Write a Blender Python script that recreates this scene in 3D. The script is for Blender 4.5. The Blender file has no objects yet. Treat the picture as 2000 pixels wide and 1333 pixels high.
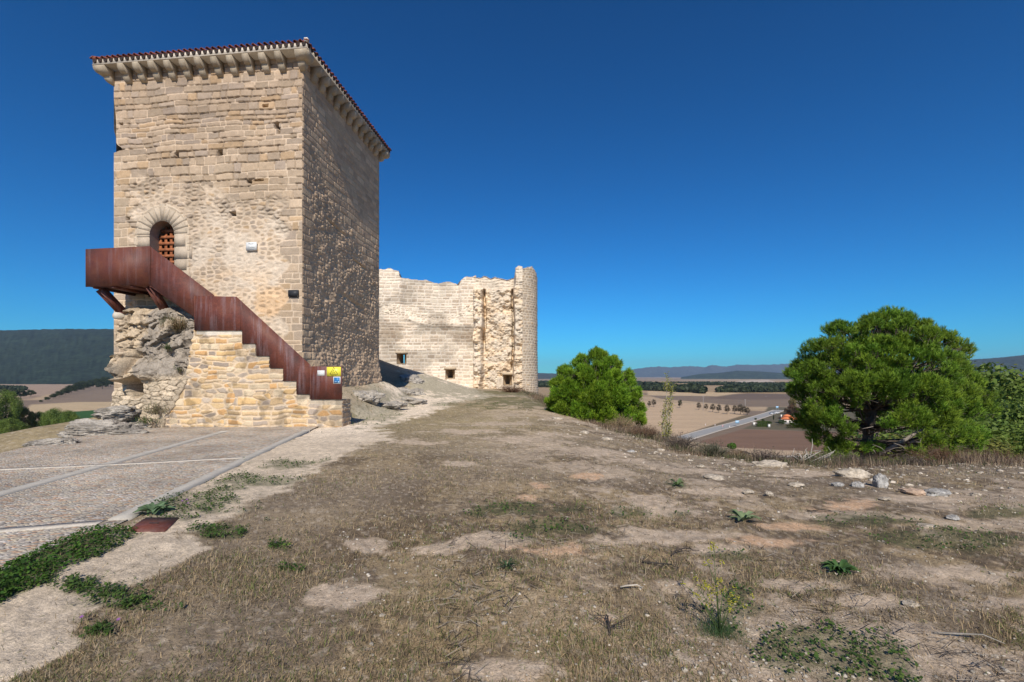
import bpy, bmesh, math, random
import numpy as np
from mathutils import Vector, Matrix
R = math.radians
rng = np.random.default_rng(7)
random.seed(7)
S = bpy.context.scene
COL = S.collection

# ------------------------------------------------------------------ camera
CZ, F, CX, HY = 1.6, 900.0, 1000.0, 735.0
cam_d = bpy.data.cameras.new('camera')
cam = bpy.data.objects.new('camera', cam_d); COL.objects.link(cam)
cam.location = (0, 0, CZ); cam.rotation_euler = (R(90), 0, 0)
cam_d.sensor_width = 36; cam_d.lens = F / 2000 * 36
cam_d.shift_y = (HY - 666.5) / 2000
cam_d.clip_start = 0.05; cam_d.clip_end = 60000
S.camera = cam
S.render.resolution_x = 1024; S.render.resolution_y = 682
# ------------------------------------------------------------------ sky and sun
SUN_EL, SUN_AZ = 40.0, 88.6       # AZ: heading the light travels, degrees from +X
w = bpy.data.worlds.new('World'); S.world = w; w.use_nodes = True
nt = w.node_tree; nt.nodes.clear()
sky = nt.nodes.new('ShaderNodeTexSky'); sky.sky_type = 'NISHITA'; sky.sun_disc = False
sky.sun_elevation = R(SUN_EL)
fromaz = SUN_AZ + 180              # direction towards the sun
sky.sun_rotation = R(90 - fromaz)
sky.altitude = 700; sky.air_density = 1.1; sky.dust_density = 0.0; sky.ozone_density = 6.0
gam = nt.nodes.new('ShaderNodeGamma'); gam.inputs['Gamma'].default_value = 1.3
hs = nt.nodes.new('ShaderNodeHueSaturation'); hs.inputs['Saturation'].default_value = 1.0; hs.inputs['Value'].default_value = 0.66
bg = nt.nodes.new('ShaderNodeBackground'); bg.inputs['Strength'].default_value = 0.08
wo = nt.nodes.new('ShaderNodeOutputWorld')
tint = nt.nodes.new('ShaderNodeMixRGB'); tint.blend_type = 'MULTIPLY'; tint.inputs[0].default_value = 1; tint.inputs[2].default_value = (.22, .83, 1.06, 1)   # polarised deep blue air
nt.links.new(sky.outputs[0], tint.inputs[1]); nt.links.new(tint.outputs[0], gam.inputs[0]); nt.links.new(gam.outputs[0], hs.inputs['Color'])
nt.links.new(hs.outputs[0], bg.inputs[0]); nt.links.new(bg.outputs[0], wo.inputs[0])
sd = bpy.data.lights.new('sun', 'SUN'); sd.energy = 5.0; sd.angle = R(0.53); sd.color = (1.0, 0.93, 0.82)
sun = bpy.data.objects.new('sun', sd); COL.objects.link(sun)
tv = Vector((math.cos(R(SUN_AZ)) * math.cos(R(SUN_EL)), math.sin(R(SUN_AZ)) * math.cos(R(SUN_EL)), -math.sin(R(SUN_EL))))
sun.rotation_euler = tv.to_track_quat('-Z', 'Y').to_euler(); sun.location = (0, -20, 30)
S.view_settings.view_transform = 'Standard'; S.view_settings.look = 'None'
S.view_settings.exposure = 0.1; S.view_settings.gamma = 1
S.cycles.max_bounces = 6; S.cycles.diffuse_bounces = 3; S.cycles.glossy_bounces = 2
S.cycles.transmission_bounces = 3; S.cycles.transparent_max_bounces = 8; S.cycles.volume_bounces = 0
S.cycles.use_denoising = True

# ------------------------------------------------------------------ numeric noise
def _h(i, j, s):
    n = (i.astype(np.int64) * 374761393 + j.astype(np.int64) * 668265263 + int(s) * 1442695041) & 0xFFFFFFFF
    n = ((n ^ (n >> 13)) * 1274126177) & 0xFFFFFFFF
    n = ((n ^ (n >> 16)) * 2246822519) & 0xFFFFFFFF
    return ((n ^ (n >> 15)) & 0xFFFFFF) / float(0xFFFFFF)
def vn(x, y, s=0):
    xi = np.floor(x); yi = np.floor(y); fx = x - xi; fy = y - yi
    fx = fx * fx * (3 - 2 * fx); fy = fy * fy * (3 - 2 * fy)
    a = _h(xi, yi, s); b = _h(xi + 1, yi, s); c = _h(xi, yi + 1, s); d = _h(xi + 1, yi + 1, s)
    return (a * (1 - fx) + b * fx) * (1 - fy) + (c * (1 - fx) + d * fx) * fy
def fbm(x, y, s=0, o=4, g=.5):
    t = 0; a = 1; n = 0
    for k in range(o):
        t = t + a * vn(x * 2 ** k + 17.3 * k, y * 2 ** k - 9.1 * k, s + k * 31); n += a; a *= g
    return t / n                                    # 0..1
def vn3(p, s=0):
    x, y, z = p[..., 0], p[..., 1], p[..., 2]
    zi = np.floor(z); f = z - zi; f = f * f * (3 - 2 * f)
    def sl(k): 
        xi = np.floor(x); yi = np.floor(y); fx = x - xi; fy = y - yi
        fx = fx * fx * (3 - 2 * fx); fy = fy * fy * (3 - 2 * fy)
        def q(i, j): return _h(i + k * 57, j + k * 131, s)
        return (q(xi, yi) * (1 - fx) + q(xi + 1, yi) * fx) * (1 - fy) + (q(xi, yi + 1) * (1 - fx) + q(xi + 1, yi + 1) * fx) * fy
    return sl(zi) * (1 - f) + sl(zi + 1) * f
def fbm3(p, s=0, o=4):
    t = 0; a = 1; n = 0
    for k in range(o):
        t = t + a * vn3(p * 2 ** k + 5.7 * k, s + k * 13); n += a; a *= .5
    return t / n
def ss(x, a, b):
    t = np.clip((x - a) / (b - a), 0, 1); return t * t * (3 - 2 * t)
def voro(x, y, s=0, jit=.8):
    xi = np.floor(x); yi = np.floor(y)
    f1 = np.full(x.shape, 9.); f2 = np.full(x.shape, 9.); cid = np.zeros(x.shape); px = np.zeros(x.shape); py = np.zeros(x.shape)
    for i in (-1, 0, 1):
        for j in (-1, 0, 1):
            ci = xi + i; cj = yi + j
            qx = ci + .5 + jit * (_h(ci, cj, s) - .5); qy = cj + .5 + jit * (_h(ci, cj, s + 5) - .5)
            d = np.hypot(x - qx, y - qy); h = _h(ci, cj, s + 9)
            n1 = d < f1
            f2 = np.where(n1, f1, np.minimum(f2, d)); px = np.where(n1, qx, px); py = np.where(n1, qy, py)
            cid = np.where(n1, h, cid); f1 = np.where(n1, d, f1)
    return f1, f2, cid, px, py
def polysd(x, y, P):
    """signed distance, negative inside"""
    P = np.asarray(P, float); d2 = np.full(x.shape, 1e18); ins = np.zeros(x.shape, bool)
    n = len(P)
    for i in range(n):
        ax, ay = P[i]; bx, by = P[(i + 1) % n]
        ex, ey = bx - ax, by - ay; L = ex * ex + ey * ey + 1e-12
        t = np.clip(((x - ax) * ex + (y - ay) * ey) / L, 0, 1)
        d2 = np.minimum(d2, (x - ax - t * ex) ** 2 + (y - ay - t * ey) ** 2)
        c = ((ay > y) != (by > y)) & (x < (bx - ax) * (y - ay) / ((by - ay) if by != ay else 1e-12) + ax)
        ins ^= c
    d = np.sqrt(d2); return np.where(ins, -d, d)

# ------------------------------------------------------------------ object helpers
def tag(o, label=None, cat=None, group=None, kind=None):
    if label: o['label'] = label
    if cat: o['category'] = cat
    if group: o['group'] = group
    if kind: o['kind'] = kind
    return o
def empty(name, loc=(0, 0, 0), rz=0, label=None, cat=None, group=None):
    o = bpy.data.objects.new(name, None); COL.objects.link(o); o.location = loc; o.rotation_euler = (0, 0, rz)
    o.empty_display_size = .3
    return tag(o, label, cat, group)
def npmesh(name, V, faces, mat, parent=None, col=None, smooth=False, uv=None):
    """faces: list of integer arrays (M,3) or (M,4); col: (N,3) per vertex"""
    V = np.asarray(V, np.float32).reshape(-1, 3)
    if parent is not None and parent.get('_world'):
        V = V - np.array(parent.location, np.float32)
    fl = [np.asarray(f, np.int32) for f in faces if len(f)]
    me = bpy.data.meshes.new(name)
    me.vertices.add(len(V)); me.vertices.foreach_set('co', V.ravel())
    tot = sum(f.size for f in fl); nf = sum(len(f) for f in fl)
    me.loops.add(tot); me.polygons.add(nf)
    me.loops.foreach_set('vertex_index', np.concatenate([f.ravel() for f in fl]))
    sizes = np.concatenate([np.full(len(f), f.shape[1], np.int32) for f in fl])
    st = np.concatenate([[0], np.cumsum(sizes)[:-1]]).astype(np.int32)
    me.polygons.foreach_set('loop_start', st); me.polygons.foreach_set('loop_total', sizes)
    if smooth: me.polygons.foreach_set('use_smooth', np.ones(nf, bool))
    me.update(calc_edges=True); me.validate()
    if col is not None:
        a = me.color_attributes.new('Col', 'FLOAT_COLOR', 'POINT')
        c = np.ones((len(V), 4), np.float32); c[:, :3] = col
        a.data.foreach_set('color', c.ravel())
    me.materials.append(mat)
    o = bpy.data.objects.new(name, me); COL.objects.link(o)
    if parent is not None: o.parent = parent
    return o
class MB:
    """collects simple shapes into one mesh"""
    def __init__(s): s.v = []; s.q = []; s.t = []; s.n = 0; s.c = []
    def add(s, V, Q=None, T=None, c=None):
        V = np.asarray(V, float).reshape(-1, 3)
        if Q is not None and len(Q): s.q.append(np.asarray(Q) + s.n)
        if T is not None and len(T): s.t.append(np.asarray(T) + s.n)
        s.v.append(V); s.n += len(V)
        s.c.append(np.tile(np.array(c if c is not None else (1, 1, 1), float), (len(V), 1)) if np.ndim(c) < 2 else np.asarray(c))
    def box(s, c, d, rz=0, col=None, M=None):
        p = np.array([[x, y, z] for x in (-.5, .5) for y in (-.5, .5) for z in (-.5, .5)]) * np.array(d)
        if M is not None: p = p @ np.array(M).T
        ca, sa = math.cos(rz), math.sin(rz)
        p = np.stack([p[:, 0] * ca - p[:, 1] * sa, p[:, 0] * sa + p[:, 1] * ca, p[:, 2]], 1) + np.array(c)
        s.add(p, [[0, 1, 3, 2], [4, 6, 7, 5], [0, 4, 5, 1], [2, 3, 7, 6], [0, 2, 6, 4], [1, 5, 7, 3]], c=col)
    def bar(s, a, b, w, h=None, col=None):
        a = Vector(a); b = Vector(b); h = h or w; d = (b - a); L = d.length; d.normalize()
        up = Vector((0, 0, 1)) if abs(d.z) < .95 else Vector((0, 1, 0))
        x = d.cross(up).normalized(); y = x.cross(d)
        M = np.array([x, d, y]).T
        s.box((a + b) / 2, (w, L, h), M=M, col=col)
    def tube(s, pts, rad, n=7, col=None, cap=True):
        pts = [Vector(p) for p in pts]; m = len(pts)
        if not hasattr(rad, '__len__'): rad = [rad] * m
        V = []; prev = None
        for i, p in enumerate(pts):
            d = (pts[min(i + 1, m - 1)] - pts[max(i - 1, 0)])
            if d.length < 1e-9: d = Vector((0, 0, 1))
            d.normalize()
            if prev is None:
                u = d.orthogonal().normalized()
            else:
                u = (prev - d * prev.dot(d)); u = u.normalized() if u.length > 1e-6 else d.orthogonal().normalized()
            prev = u; v = d.cross(u)
            for k in range(n):
                a = 2 * math.pi * k / n; V.append(p + (u * math.cos(a) + v * math.sin(a)) * rad[i])
        Q = [[i * n + k, i * n + (k + 1) % n, (i + 1) * n + (k + 1) % n, (i + 1) * n + k] for i in range(m - 1) for k in range(n)]
        T = []
        if cap:
            for b in (0, (m - 1) * n): T += [[b, b + k, b + k + 1] for k in range(1, n - 1)]
        s.add([tuple(v) for v in V], Q, T, c=col)
    def prism(s, poly, y0, y1, col=None, f=None):
        """poly in (x,z), extruded from y0 to y1; ear-clipped caps"""
        from mathutils.geometry import tessellate_polygon
        n = len(poly); V = [(x, y0, z) for x, z in poly] + [(x, y1, z) for x, z in poly]
        if f: V = [f(*p) for p in V]
        T = tessellate_polygon([[Vector((x, z, 0)) for x, z in poly]])
        T = [list(t) for t in T] + [[n + i for i in t] for t in T]
        Q = [[i, (i + 1) % n, n + (i + 1) % n, n + i] for i in range(n)]
        s.add(V, Q, T, c=col)
    def build(s, name, mat, parent=None, smooth=False):
        fs = []
        if s.q: fs.append(np.concatenate(s.q))
        if s.t: fs.append(np.concatenate(s.t))
        o = npmesh(name, np.concatenate(s.v), fs, mat, parent, np.concatenate(s.c), smooth)
        bm = bmesh.new(); bm.from_mesh(o.data); bmesh.ops.recalc_face_normals(bm, faces=bm.faces); bm.to_mesh(o.data); bm.free()
        return o
def copy_tree(o, parent=None):
    c = o.copy(); COL.objects.link(c)
    if parent: c.parent = parent; c.matrix_parent_inverse = o.matrix_parent_inverse.copy()
    for ch in list(o.children): copy_tree(ch, c)
    return c

# ------------------------------------------------------------------ materials
def mat(name, base=(.5, .5, .5), rough=.9, attr=False, noise=None, bump=None, spec=.2, trans=0, metal=0, n2=None):
    m = bpy.data.materials.new(name); m.use_nodes = True; t = m.node_tree; N = t.nodes; L = t.links
    b = N['Principled BSDF']; b.inputs['Roughness'].default_value = rough
    b.inputs['Specular IOR Level'].default_value = spec; b.inputs['Metallic'].default_value = metal
    tc = N.new('ShaderNodeTexCoord')
    if attr:
        a = N.new('ShaderNodeVertexColor'); a.layer_name = 'Col'; src = a.outputs[0]
    else:
        a = N.new('ShaderNodeRGB'); a.outputs[0].default_value = (*base, 1); src = a.outputs[0]
    for q in [noise, n2]:
        if not q: continue
        sc, amt, stretch = q                                    # multiplies the colour by 1 +- amt
        mp = N.new('ShaderNodeMapping'); mp.inputs['Scale'].default_value = stretch
        nz = N.new('ShaderNodeTexNoise'); nz.inputs['Scale'].default_value = sc; nz.inputs['Detail'].default_value = 5
        nz.inputs['Roughness'].default_value = .65
        L.new(tc.outputs['Object'], mp.inputs[0]); L.new(mp.outputs[0], nz.inputs[0])
        mr = N.new('ShaderNodeMapRange'); mr.inputs['From Min'].default_value = .3; mr.inputs['From Max'].default_value = .7
        mr.inputs['To Min'].default_value = 1 - amt; mr.inputs['To Max'].default_value = 1 + amt
        L.new(nz.outputs[0], mr.inputs[0])
        mx = N.new('ShaderNodeVectorMath'); mx.operation = 'SCALE'
        L.new(src, mx.inputs[0]); L.new(mr.outputs[0], mx.inputs['Scale']); src = mx.outputs[0]
    L.new(src, b.inputs['Base Color'])
    if bump:
        sc, st, dist = bump
        nz = N.new('ShaderNodeTexNoise'); nz.inputs['Scale'].default_value = sc; nz.inputs['Detail'].default_value = 6
        nz.inputs['Roughness'].default_value = .7
        L.new(tc.outputs['Object'], nz.inputs[0])
        bp = N.new('ShaderNodeBump'); bp.inputs['Strength'].default_value = st; bp.inputs['Distance'].default_value = dist
        L.new(nz.outputs[0], bp.inputs['Height']); L.new(bp.outputs[0], b.inputs['Normal'])
    if trans:
        tr = N.new('ShaderNodeBsdfTranslucent'); L.new(src, tr.inputs[0])
        ms = N.new('ShaderNodeMixShader'); ms.inputs[0].default_value = trans
        L.new(b.outputs[0], ms.inputs[1]); L.new(tr.outputs[0], ms.inputs[2])
        L.new(ms.outputs[0], N['Material Output'].inputs[0])
    return m
ONE = (1, 1, 1)
M_ground = mat('soil_and_thatch', attr=True, noise=(9, .28, ONE), n2=(55, .32, ONE), bump=(38, .7, .03))
M_stone = mat('masonry', attr=True, noise=(6, .12, ONE), n2=(38, .16, ONE), bump=(45, .6, .015))
M_rock = mat('limestone_rock', attr=True, noise=(3, .2, ONE), n2=(22, .28, ONE), bump=(14, .8, .05))
M_leaf = mat('leaf', attr=True, rough=.6, trans=.3, spec=.3)
M_needle = mat('needle', attr=True, rough=.55, trans=.22, spec=.25)
M_grass = mat('dry_grass', attr=True, rough=.8, trans=.25)
M_bark = mat('bark', attr=True, noise=(9, .35, (1, 1, .25)), bump=(20, .8, .03))
M_plain = mat('painted', attr=True, rough=.7, noise=(4, .08, ONE))
M_tile = mat('clay_tile', attr=True, noise=(7, .3, ONE), bump=(30, .4, .01))
M_forest = mat('forest_slope', attr=True, noise=(.010, .4, ONE), n2=(.035, .85, ONE))
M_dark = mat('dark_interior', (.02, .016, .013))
M_conc = mat('kerb_stone', (.44, .405, .35), noise=(5, .15, ONE), n2=(60, .15, ONE), bump=(60, .3, .005))

def rust(grey=.5, org=.55):
    m = bpy.data.materials.new('weathering_steel'); m.use_nodes = True; t = m.node_tree; N = t.nodes; L = t.links
    b = N['Principled BSDF']; b.inputs['Roughness'].default_value = .62; b.inputs['Specular IOR Level'].default_value = .35
    tc = N.new('ShaderNodeTexCoord')
    def nz(sc, st, det=6):
        mp = N.new('ShaderNodeMapping'); mp.inputs['Scale'].default_value = st
        n = N.new('ShaderNodeTexNoise'); n.inputs['Scale'].default_value = sc; n.inputs['Detail'].default_value = det; n.inputs['Roughness'].default_value = .6
        L.new(tc.outputs['Object'], mp.inputs[0]); L.new(mp.outputs[0], n.inputs[0]); return n.outputs[0]
    def ramp(src, stops):
        r = N.new('ShaderNodeValToRGB'); e = r.color_ramp.elements
        e[0].position, e[0].color = stops[0][0], (*stops[0][1], 1); e[1].position, e[1].color = stops[1][0], (*stops[1][1], 1)
        for p, c in stops[2:]:
            q = e.new(p); q.color = (*c, 1)
        L.new(src, r.inputs[0]); return r.outputs[0]
    a = ramp(nz(1.6, (1, 1, .8)), [(.32, (.075, .030, .024)), (.72, (.16, .052, .028)), (.5, (.125, .037, .025))])
    s = ramp(nz(7, (1, 1, .10)), [(.5, (0, 0, 0)), (.72, (1, 1, 1))])
    fine = ramp(nz(30, ONE), [(.3, (.72, .72, .72)), (.7, (1.25, 1.25, 1.25))])
    orange = ramp(nz(1.1, (1, 1, 1.6)), [(.55, (0, 0, 0)), (.75, (1, 1, 1))])
    m1 = N.new('ShaderNodeMix'); m1.data_type = 'RGBA'; m1.inputs['B'].default_value = (.20, .13, .135, 1)
    sc = N.new('ShaderNodeMath'); sc.operation = 'MULTIPLY'; sc.inputs[1].default_value = grey; L.new(s, sc.inputs[0])
    L.new(sc.outputs[0], m1.inputs['Factor']); L.new(a, m1.inputs['A'])
    m2 = N.new('ShaderNodeMix'); m2.data_type = 'RGBA'; m2.inputs['B'].default_value = (.27, .095, .04, 1)
    sc2 = N.new('ShaderNodeMath'); sc2.operation = 'MULTIPLY'; sc2.inputs[1].default_value = org; L.new(orange, sc2.inputs[0])
    L.new(sc2.outputs[0], m2.inputs['Factor']); L.new(m1.outputs['Result'], m2.inputs['A'])
    vm = N.new('ShaderNodeVectorMath'); vm.operation = 'MULTIPLY'; L.new(m2.outputs['Result'], vm.inputs[0]); L.new(fine, vm.inputs[1])
    L.new(vm.outputs[0], b.inputs['Base Color'])
    return m
M_rust = rust(); M_rust2 = rust(.95, .12)
def cobbles():
    m = bpy.data.materials.new('cobbles'); m.use_nodes = True; t = m.node_tree; N = t.nodes; L = t.links
    b = N['Principled BSDF']; b.inputs['Roughness'].default_value = .85; b.inputs['Specular IOR Level'].default_value = .25
    tc = N.new('ShaderNodeTexCoord'); mp = N.new('ShaderNodeMapping')
    mp.inputs['Rotation'].default_value = (0, 0, R(12)); mp.inputs['Scale'].default_value = (15, 30, 1)
    nz = N.new('ShaderNodeTexNoise'); nz.inputs['Scale'].default_value = 3; nz.inputs['Detail'].default_value = 2
    L.new(tc.outputs['Object'], nz.inputs[0])
    ad = N.new('ShaderNodeMixRGB'); ad.blend_type = 'ADD'; ad.inputs[0].default_value = .08
    L.new(tc.outputs['Object'], ad.inputs[1]); L.new(nz.outputs['Color'], ad.inputs[2]); L.new(ad.outputs[0], mp.inputs[0])
    v = N.new('ShaderNodeTexVoronoi'); v.voronoi_dimensions = '2D'; v.feature = 'F1'; v.inputs['Scale'].default_value = 1
    e = N.new('ShaderNodeTexVoronoi'); e.voronoi_dimensions = '2D'; e.feature = 'DISTANCE_TO_EDGE'; e.inputs['Scale'].default_value = 1
    L.new(mp.outputs[0], v.inputs['Vector']); L.new(mp.outputs[0], e.inputs['Vector'])
    sp = N.new('ShaderNodeSeparateColor'); L.new(v.outputs['Color'], sp.inputs[0])
    r = N.new('ShaderNodeValToRGB'); r.color_ramp.interpolation = 'CONSTANT'; el = r.color_ramp.elements
    el[0].position = 0; el[0].color = (.56, .475, .35, 1); el[1].position = .2; el[1].color = (.46, .41, .34, 1)
    for p, c in ((.36, (.50, .33, .22)), (.5, (.40, .365, .31)), (.64, (.25, .215, .19)), (.74, (.48, .42, .36)), (.87, (.62, .56, .50)), (.94, (.42, .29, .19))):
        q = el.new(p); q.color = (*c, 1)
    L.new(sp.outputs[0], r.inputs[0])
    jr = N.new('ShaderNodeMapRange'); jr.inputs['From Max'].default_value = .12; L.new(e.outputs['Distance'], jr.inputs[0])
    mx = N.new('ShaderNodeMix'); mx.data_type = 'RGBA'; mx.inputs['A'].default_value = (.40, .34, .265, 1)
    L.new(jr.outputs[0], mx.inputs['Factor']); L.new(r.outputs[0], mx.inputs['B'])
    n2 = N.new('ShaderNodeTexNoise'); n2.inputs['Scale'].default_value = .8; n2.inputs['Detail'].default_value = 7; L.new(tc.outputs['Object'], n2.inputs[0])
    mr = N.new('ShaderNodeMapRange'); mr.inputs['From Min'].default_value = .3; mr.inputs['From Max'].default_value = .7; mr.inputs['To Min'].default_value = .72; mr.inputs['To Max'].default_value = 1.25
    L.new(n2.outputs[0], mr.inputs[0])
    vs = N.new('ShaderNodeVectorMath'); vs.operation = 'SCALE'; L.new(mx.outputs['Result'], vs.inputs[0]); L.new(mr.outputs[0], vs.inputs['Scale'])
    L.new(vs.outputs[0], b.inputs['Base Color'])
    j2 = N.new('ShaderNodeMapRange'); j2.inputs['From Max'].default_value = .35; L.new(e.outputs['Distance'], j2.inputs[0])
    hm = N.new('ShaderNodeMath'); hm.operation = 'MULTIPLY_ADD'; hm.inputs[1].default_value = .5; L.new(sp.outputs[1], hm.inputs[0]); L.new(j2.outputs[0], hm.inputs[2])
    bp = N.new('ShaderNodeBump'); bp.inputs['Strength'].default_value = 1; bp.inputs['Distance'].default_value = .010
    L.new(hm.outputs[0], bp.inputs['Height']); L.new(bp.outputs[0], b.inputs['Normal'])
    return m
M_cobble = cobbles()

# ------------------------------------------------------------------ frames
def G(px, py, z=0.0):                       # point on the near ground seen at a photo pixel
    D = (CZ - z) * F / (py - HY); return ((px - CX) / F * D, D)
def PL(px, py): return G(px, py, -30.0)     # point on the valley floor
T0 = np.array([-7.744, 17.0]); TH = R(-6.2); CT, ST = math.cos(TH), math.sin(TH)
XH = np.array([CT, ST]); YH = np.array([-ST, CT])
def tl(X, Y): dx = X - T0[0]; dy = Y - T0[1]; return dx * XH[0] + dy * XH[1], dx * YH[0] + dy * YH[1]
def tw(a, b): return T0[0] + a * XH[0] + b * YH[0], T0[1] + a * XH[1] + b * YH[1]
def TA(px, b):                              # local x on the plane local-y=b for a photo column
    t = (px - CX) / F
    return (t * (T0[1] + b * YH[1]) - (T0[0] + b * YH[0])) / (XH[0] - t * XH[1])
def TP(px, py, b):                          # local (x, z) for a photo pixel on the plane local-y=b
    a = TA(px, b); Y = tw(a, b)[1]; return a, CZ + (HY - py) / F * Y
TW, TD = 7.71, 7.18                          # keep width and depth

PLAT = [(1.5, 30), (2.2, 26), (4.1, 18), (4.9, 12.6), (6.1, 11), (8.3, 10.6), (12.2, 11), (22, 9), (32, -10), (28, -45), (-25, -45), (-30, -12),
        (-13.0, 5), (-11.9, 10.2), (-13.6, 14.7), (-17.5, 17), (-19.5, 24), (-21, 45), (-10, 58), (-1, 50), (.2, 39.5)]
KD = np.array([-.2078, 1.0]); KD /= np.hypot(*KD); KN = np.array([KD[1], -KD[0]])
K0 = np.array(G(600, 846, -.07))
def kerbside(X, Y): return (X - K0[0]) * KN[0] + (Y - K0[1]) * KN[1]    # >0 right of the kerb
def Hs(X, Y):
    X = np.asarray(X, float); Y = np.asarray(Y, float)
    d = polysd(X, Y, PLAT); out = np.maximum(d, 0); ins = np.maximum(-d, 0)
    k = np.minimum(out, 8); drop = .21 * k + .38 * np.maximum(out - 8, 0)
    z = -drop
    z = z - .5 * np.exp(-ins / 3.0) * ss(X, 0, 4)
    z = z + .013 * np.clip(X + 4, -14, 0) - .04 * ss(-X, 4, 8)
    z = z + .45 * ss(Y, 17, 32) * np.exp(-out / 6)
    z = z + 3.3 * np.exp(-(((X + 12.6) / 4.4) ** 2 + ((Y - 34) / 6.0) ** 2))
    z = z + .9 * np.exp(-(((X + 6.6) / 3.0) ** 2 + ((Y - 34.5) / 4.5) ** 2))
    a, b = tl(X, Y)
    ra = np.maximum(np.maximum(a - .1, -TW - a), 0); rb = np.maximum(np.maximum(-b, b - TD), 0)
    z = z + 1.15 * (1 - ss(np.hypot(ra, rb), .0, 2.2)) * ss(b, -.6, 1.5)
    # valley floor
    und = 2.2 * (fbm(X / 260 + 3, Y / 260, 4, 3) - .5) * ss(np.hypot(X, Y), 420, 900)
    fl = -30 + und
    z = np.where(z < fl + 6, fl + 6 * np.exp((z - fl - 6) / 6), z)
    z = np.maximum(z, fl)
    return z
def H(X, Y):
    X = np.asarray(X, float); Y = np.asarray(Y, float)
    z = Hs(X, Y); r = np.hypot(X, Y)
    pv = ss(kerbside(X, Y), -.35, -.08)                     # 0 on the paving
    amp = pv * np.exp(-np.maximum(r - 30, 0) / 30)
    z = z + amp * (.10 * (fbm(X * .5, Y * .5, 11, 3) - .5) + .05 * (fbm(X * 2.2, Y * 2.2, 12, 3) - .5) + .018 * (fbm(X * 11, Y * 11, 13, 3) - .5))
    edge = ss(polysd(X, Y, PLAT), -2, 1.5) * (r < 80)
    z = z + edge * pv * .28 * (fbm(X * 1.1, Y * 1.1, 21, 4) - .45)
    z = z - .05 * (1 - pv) * (r < 60)
    return z

# ------------------------------------------------------------------ ground cover masks
def GZ(px, py):
    x, y = G(px, py)
    if py > 880 or py < 745: return x, y
    for _ in range(14):
        z = min(float(Hs(np.array([x]), np.array([y]))[0]), 1.2); x2, y2 = G(px, py, z); x, y = (x + x2) / 2, (y + y2) / 2
    return x, y
def pp(L, z=None): return [G(a, b, z) if z is not None else GZ(a, b) for a, b in L]
PATH = [pp([(560, 872), (606, 846), (676, 812), (720, 788), (775, 776), (815, 764), (850, 758), (905, 764), (925, 772), (880, 782), (850, 786), (815, 803), (745, 824), (690, 838), (730, 848), (750, 860), (700, 874), (640, 896), (600, 912), (540, 922)]),
        pp([(600, 848), (700, 866), (620, 912), (540, 955), (455, 1005), (375, 1040), (240, 1050), (300, 1005), (420, 930), (520, 880)]),
        pp([(-900, 1700), (-300, 1330), (0, 1175), (140, 1108), (250, 1052), (330, 1052), (395, 1076), (330, 1110), (240, 1160), (165, 1215), (150, 1260), (90, 1310), (20, 1340), (-200, 1600)])]
ELLB = [(1310, 992, 62, 13, 0), (1105, 1082, 62, 14, 1), (965, 1062, 60, 13, 0), (1375, 1042, 90, 10, 0), (1490, 1052, 60, 8, 1), (1260, 972, 45, 8, 0), (1400, 950, 60, 7, 0),
        (1650, 974, 48, 9, 1), (1310, 1292, 55, 22, 0), (1640, 990, 80, 7, 0), (1150, 930, 30, 4, 1), (1035, 975, 16, 4, 1), (1050, 953, 15, 4, 1), (900, 905, 22, 4, 0), (800, 865, 40, 4, 0),
        (900, 845, 60, 4, 0), (1010, 858, 50, 5, 0), (960, 828, 60, 3, 0), (1080, 850, 40, 4, 0), (1160, 882, 40, 4, 0), (1230, 893, 40, 5, 0), (1180, 1210, 25, 8, 1), (1150, 1110, 30, 8, 1), (1190, 1205, 18, 8, 0),
        (1740, 1240, 90, 22, 0), (1900, 1290, 120, 25, 0), (1560, 1140, 50, 9, 0), (1690, 1170, 60, 10, 0), (1420, 1070, 50, 8, 0), (1500, 1310, 60, 25, 0), (660, 1165, 50, 14, 0), (850, 1075, 60, 12, 0),
        (720, 1060, 40, 10, 0), (1800, 1110, 120, 14, 0), (1950, 1170, 60, 15, 0), (1190, 1060, 50, 8, 0), (1540, 1018, 40, 6, 1), (1000, 1310, 60, 14, 0), (1350, 905, 50, 4, 0), (1560, 900, 60, 6, 0), (1830, 955, 90, 6, 0)]
ELLG = [(1065, 1035, 62, 20), (1640, 1112, 36, 15), (1590, 1285, 140, 45), (1860, 1040, 130, 22), (1700, 1000, 100, 12), (1000, 998, 110, 14), (1235, 1000, 32, 9), (1322, 943, 22, 5), (1330, 1000, 20, 6),
        (245, 1180, 95, 42), (190, 1235, 40, 25), (415, 985, 90, 20), (430, 1040, 45, 15), (500, 938, 80, 10), (560, 905, 60, 6), (330, 1012, 50, 8), (545, 912, 45, 4), (440, 955, 40, 4), (350, 1000, 30, 6), (575, 1110, 30, 9), (545, 1070, 25, 6), (990, 1122, 16, 8), (1000, 770, 60, 5), (1430, 1085, 40, 8), (620, 832, 30, 3),
        (960, 779, 70, 5), (870, 789, 30, 4), (855, 774, 24, 3), (690, 778, 34, 6), (745, 785, 34, 5), (795, 768, 20, 3), (1420, 1200, 50, 40), (1540, 1260, 60, 30), (1960, 985, 50, 10), (1090, 800, 40, 5), (1640, 1290, 100, 50)]
STRIP = pp([(-300, 1275), (-60, 1150), (0, 1122), (110, 1072), (190, 1038), (262, 1040), (240, 1072), (150, 1108), (30, 1168), (-70, 1225), (-300, 1400)])
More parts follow.
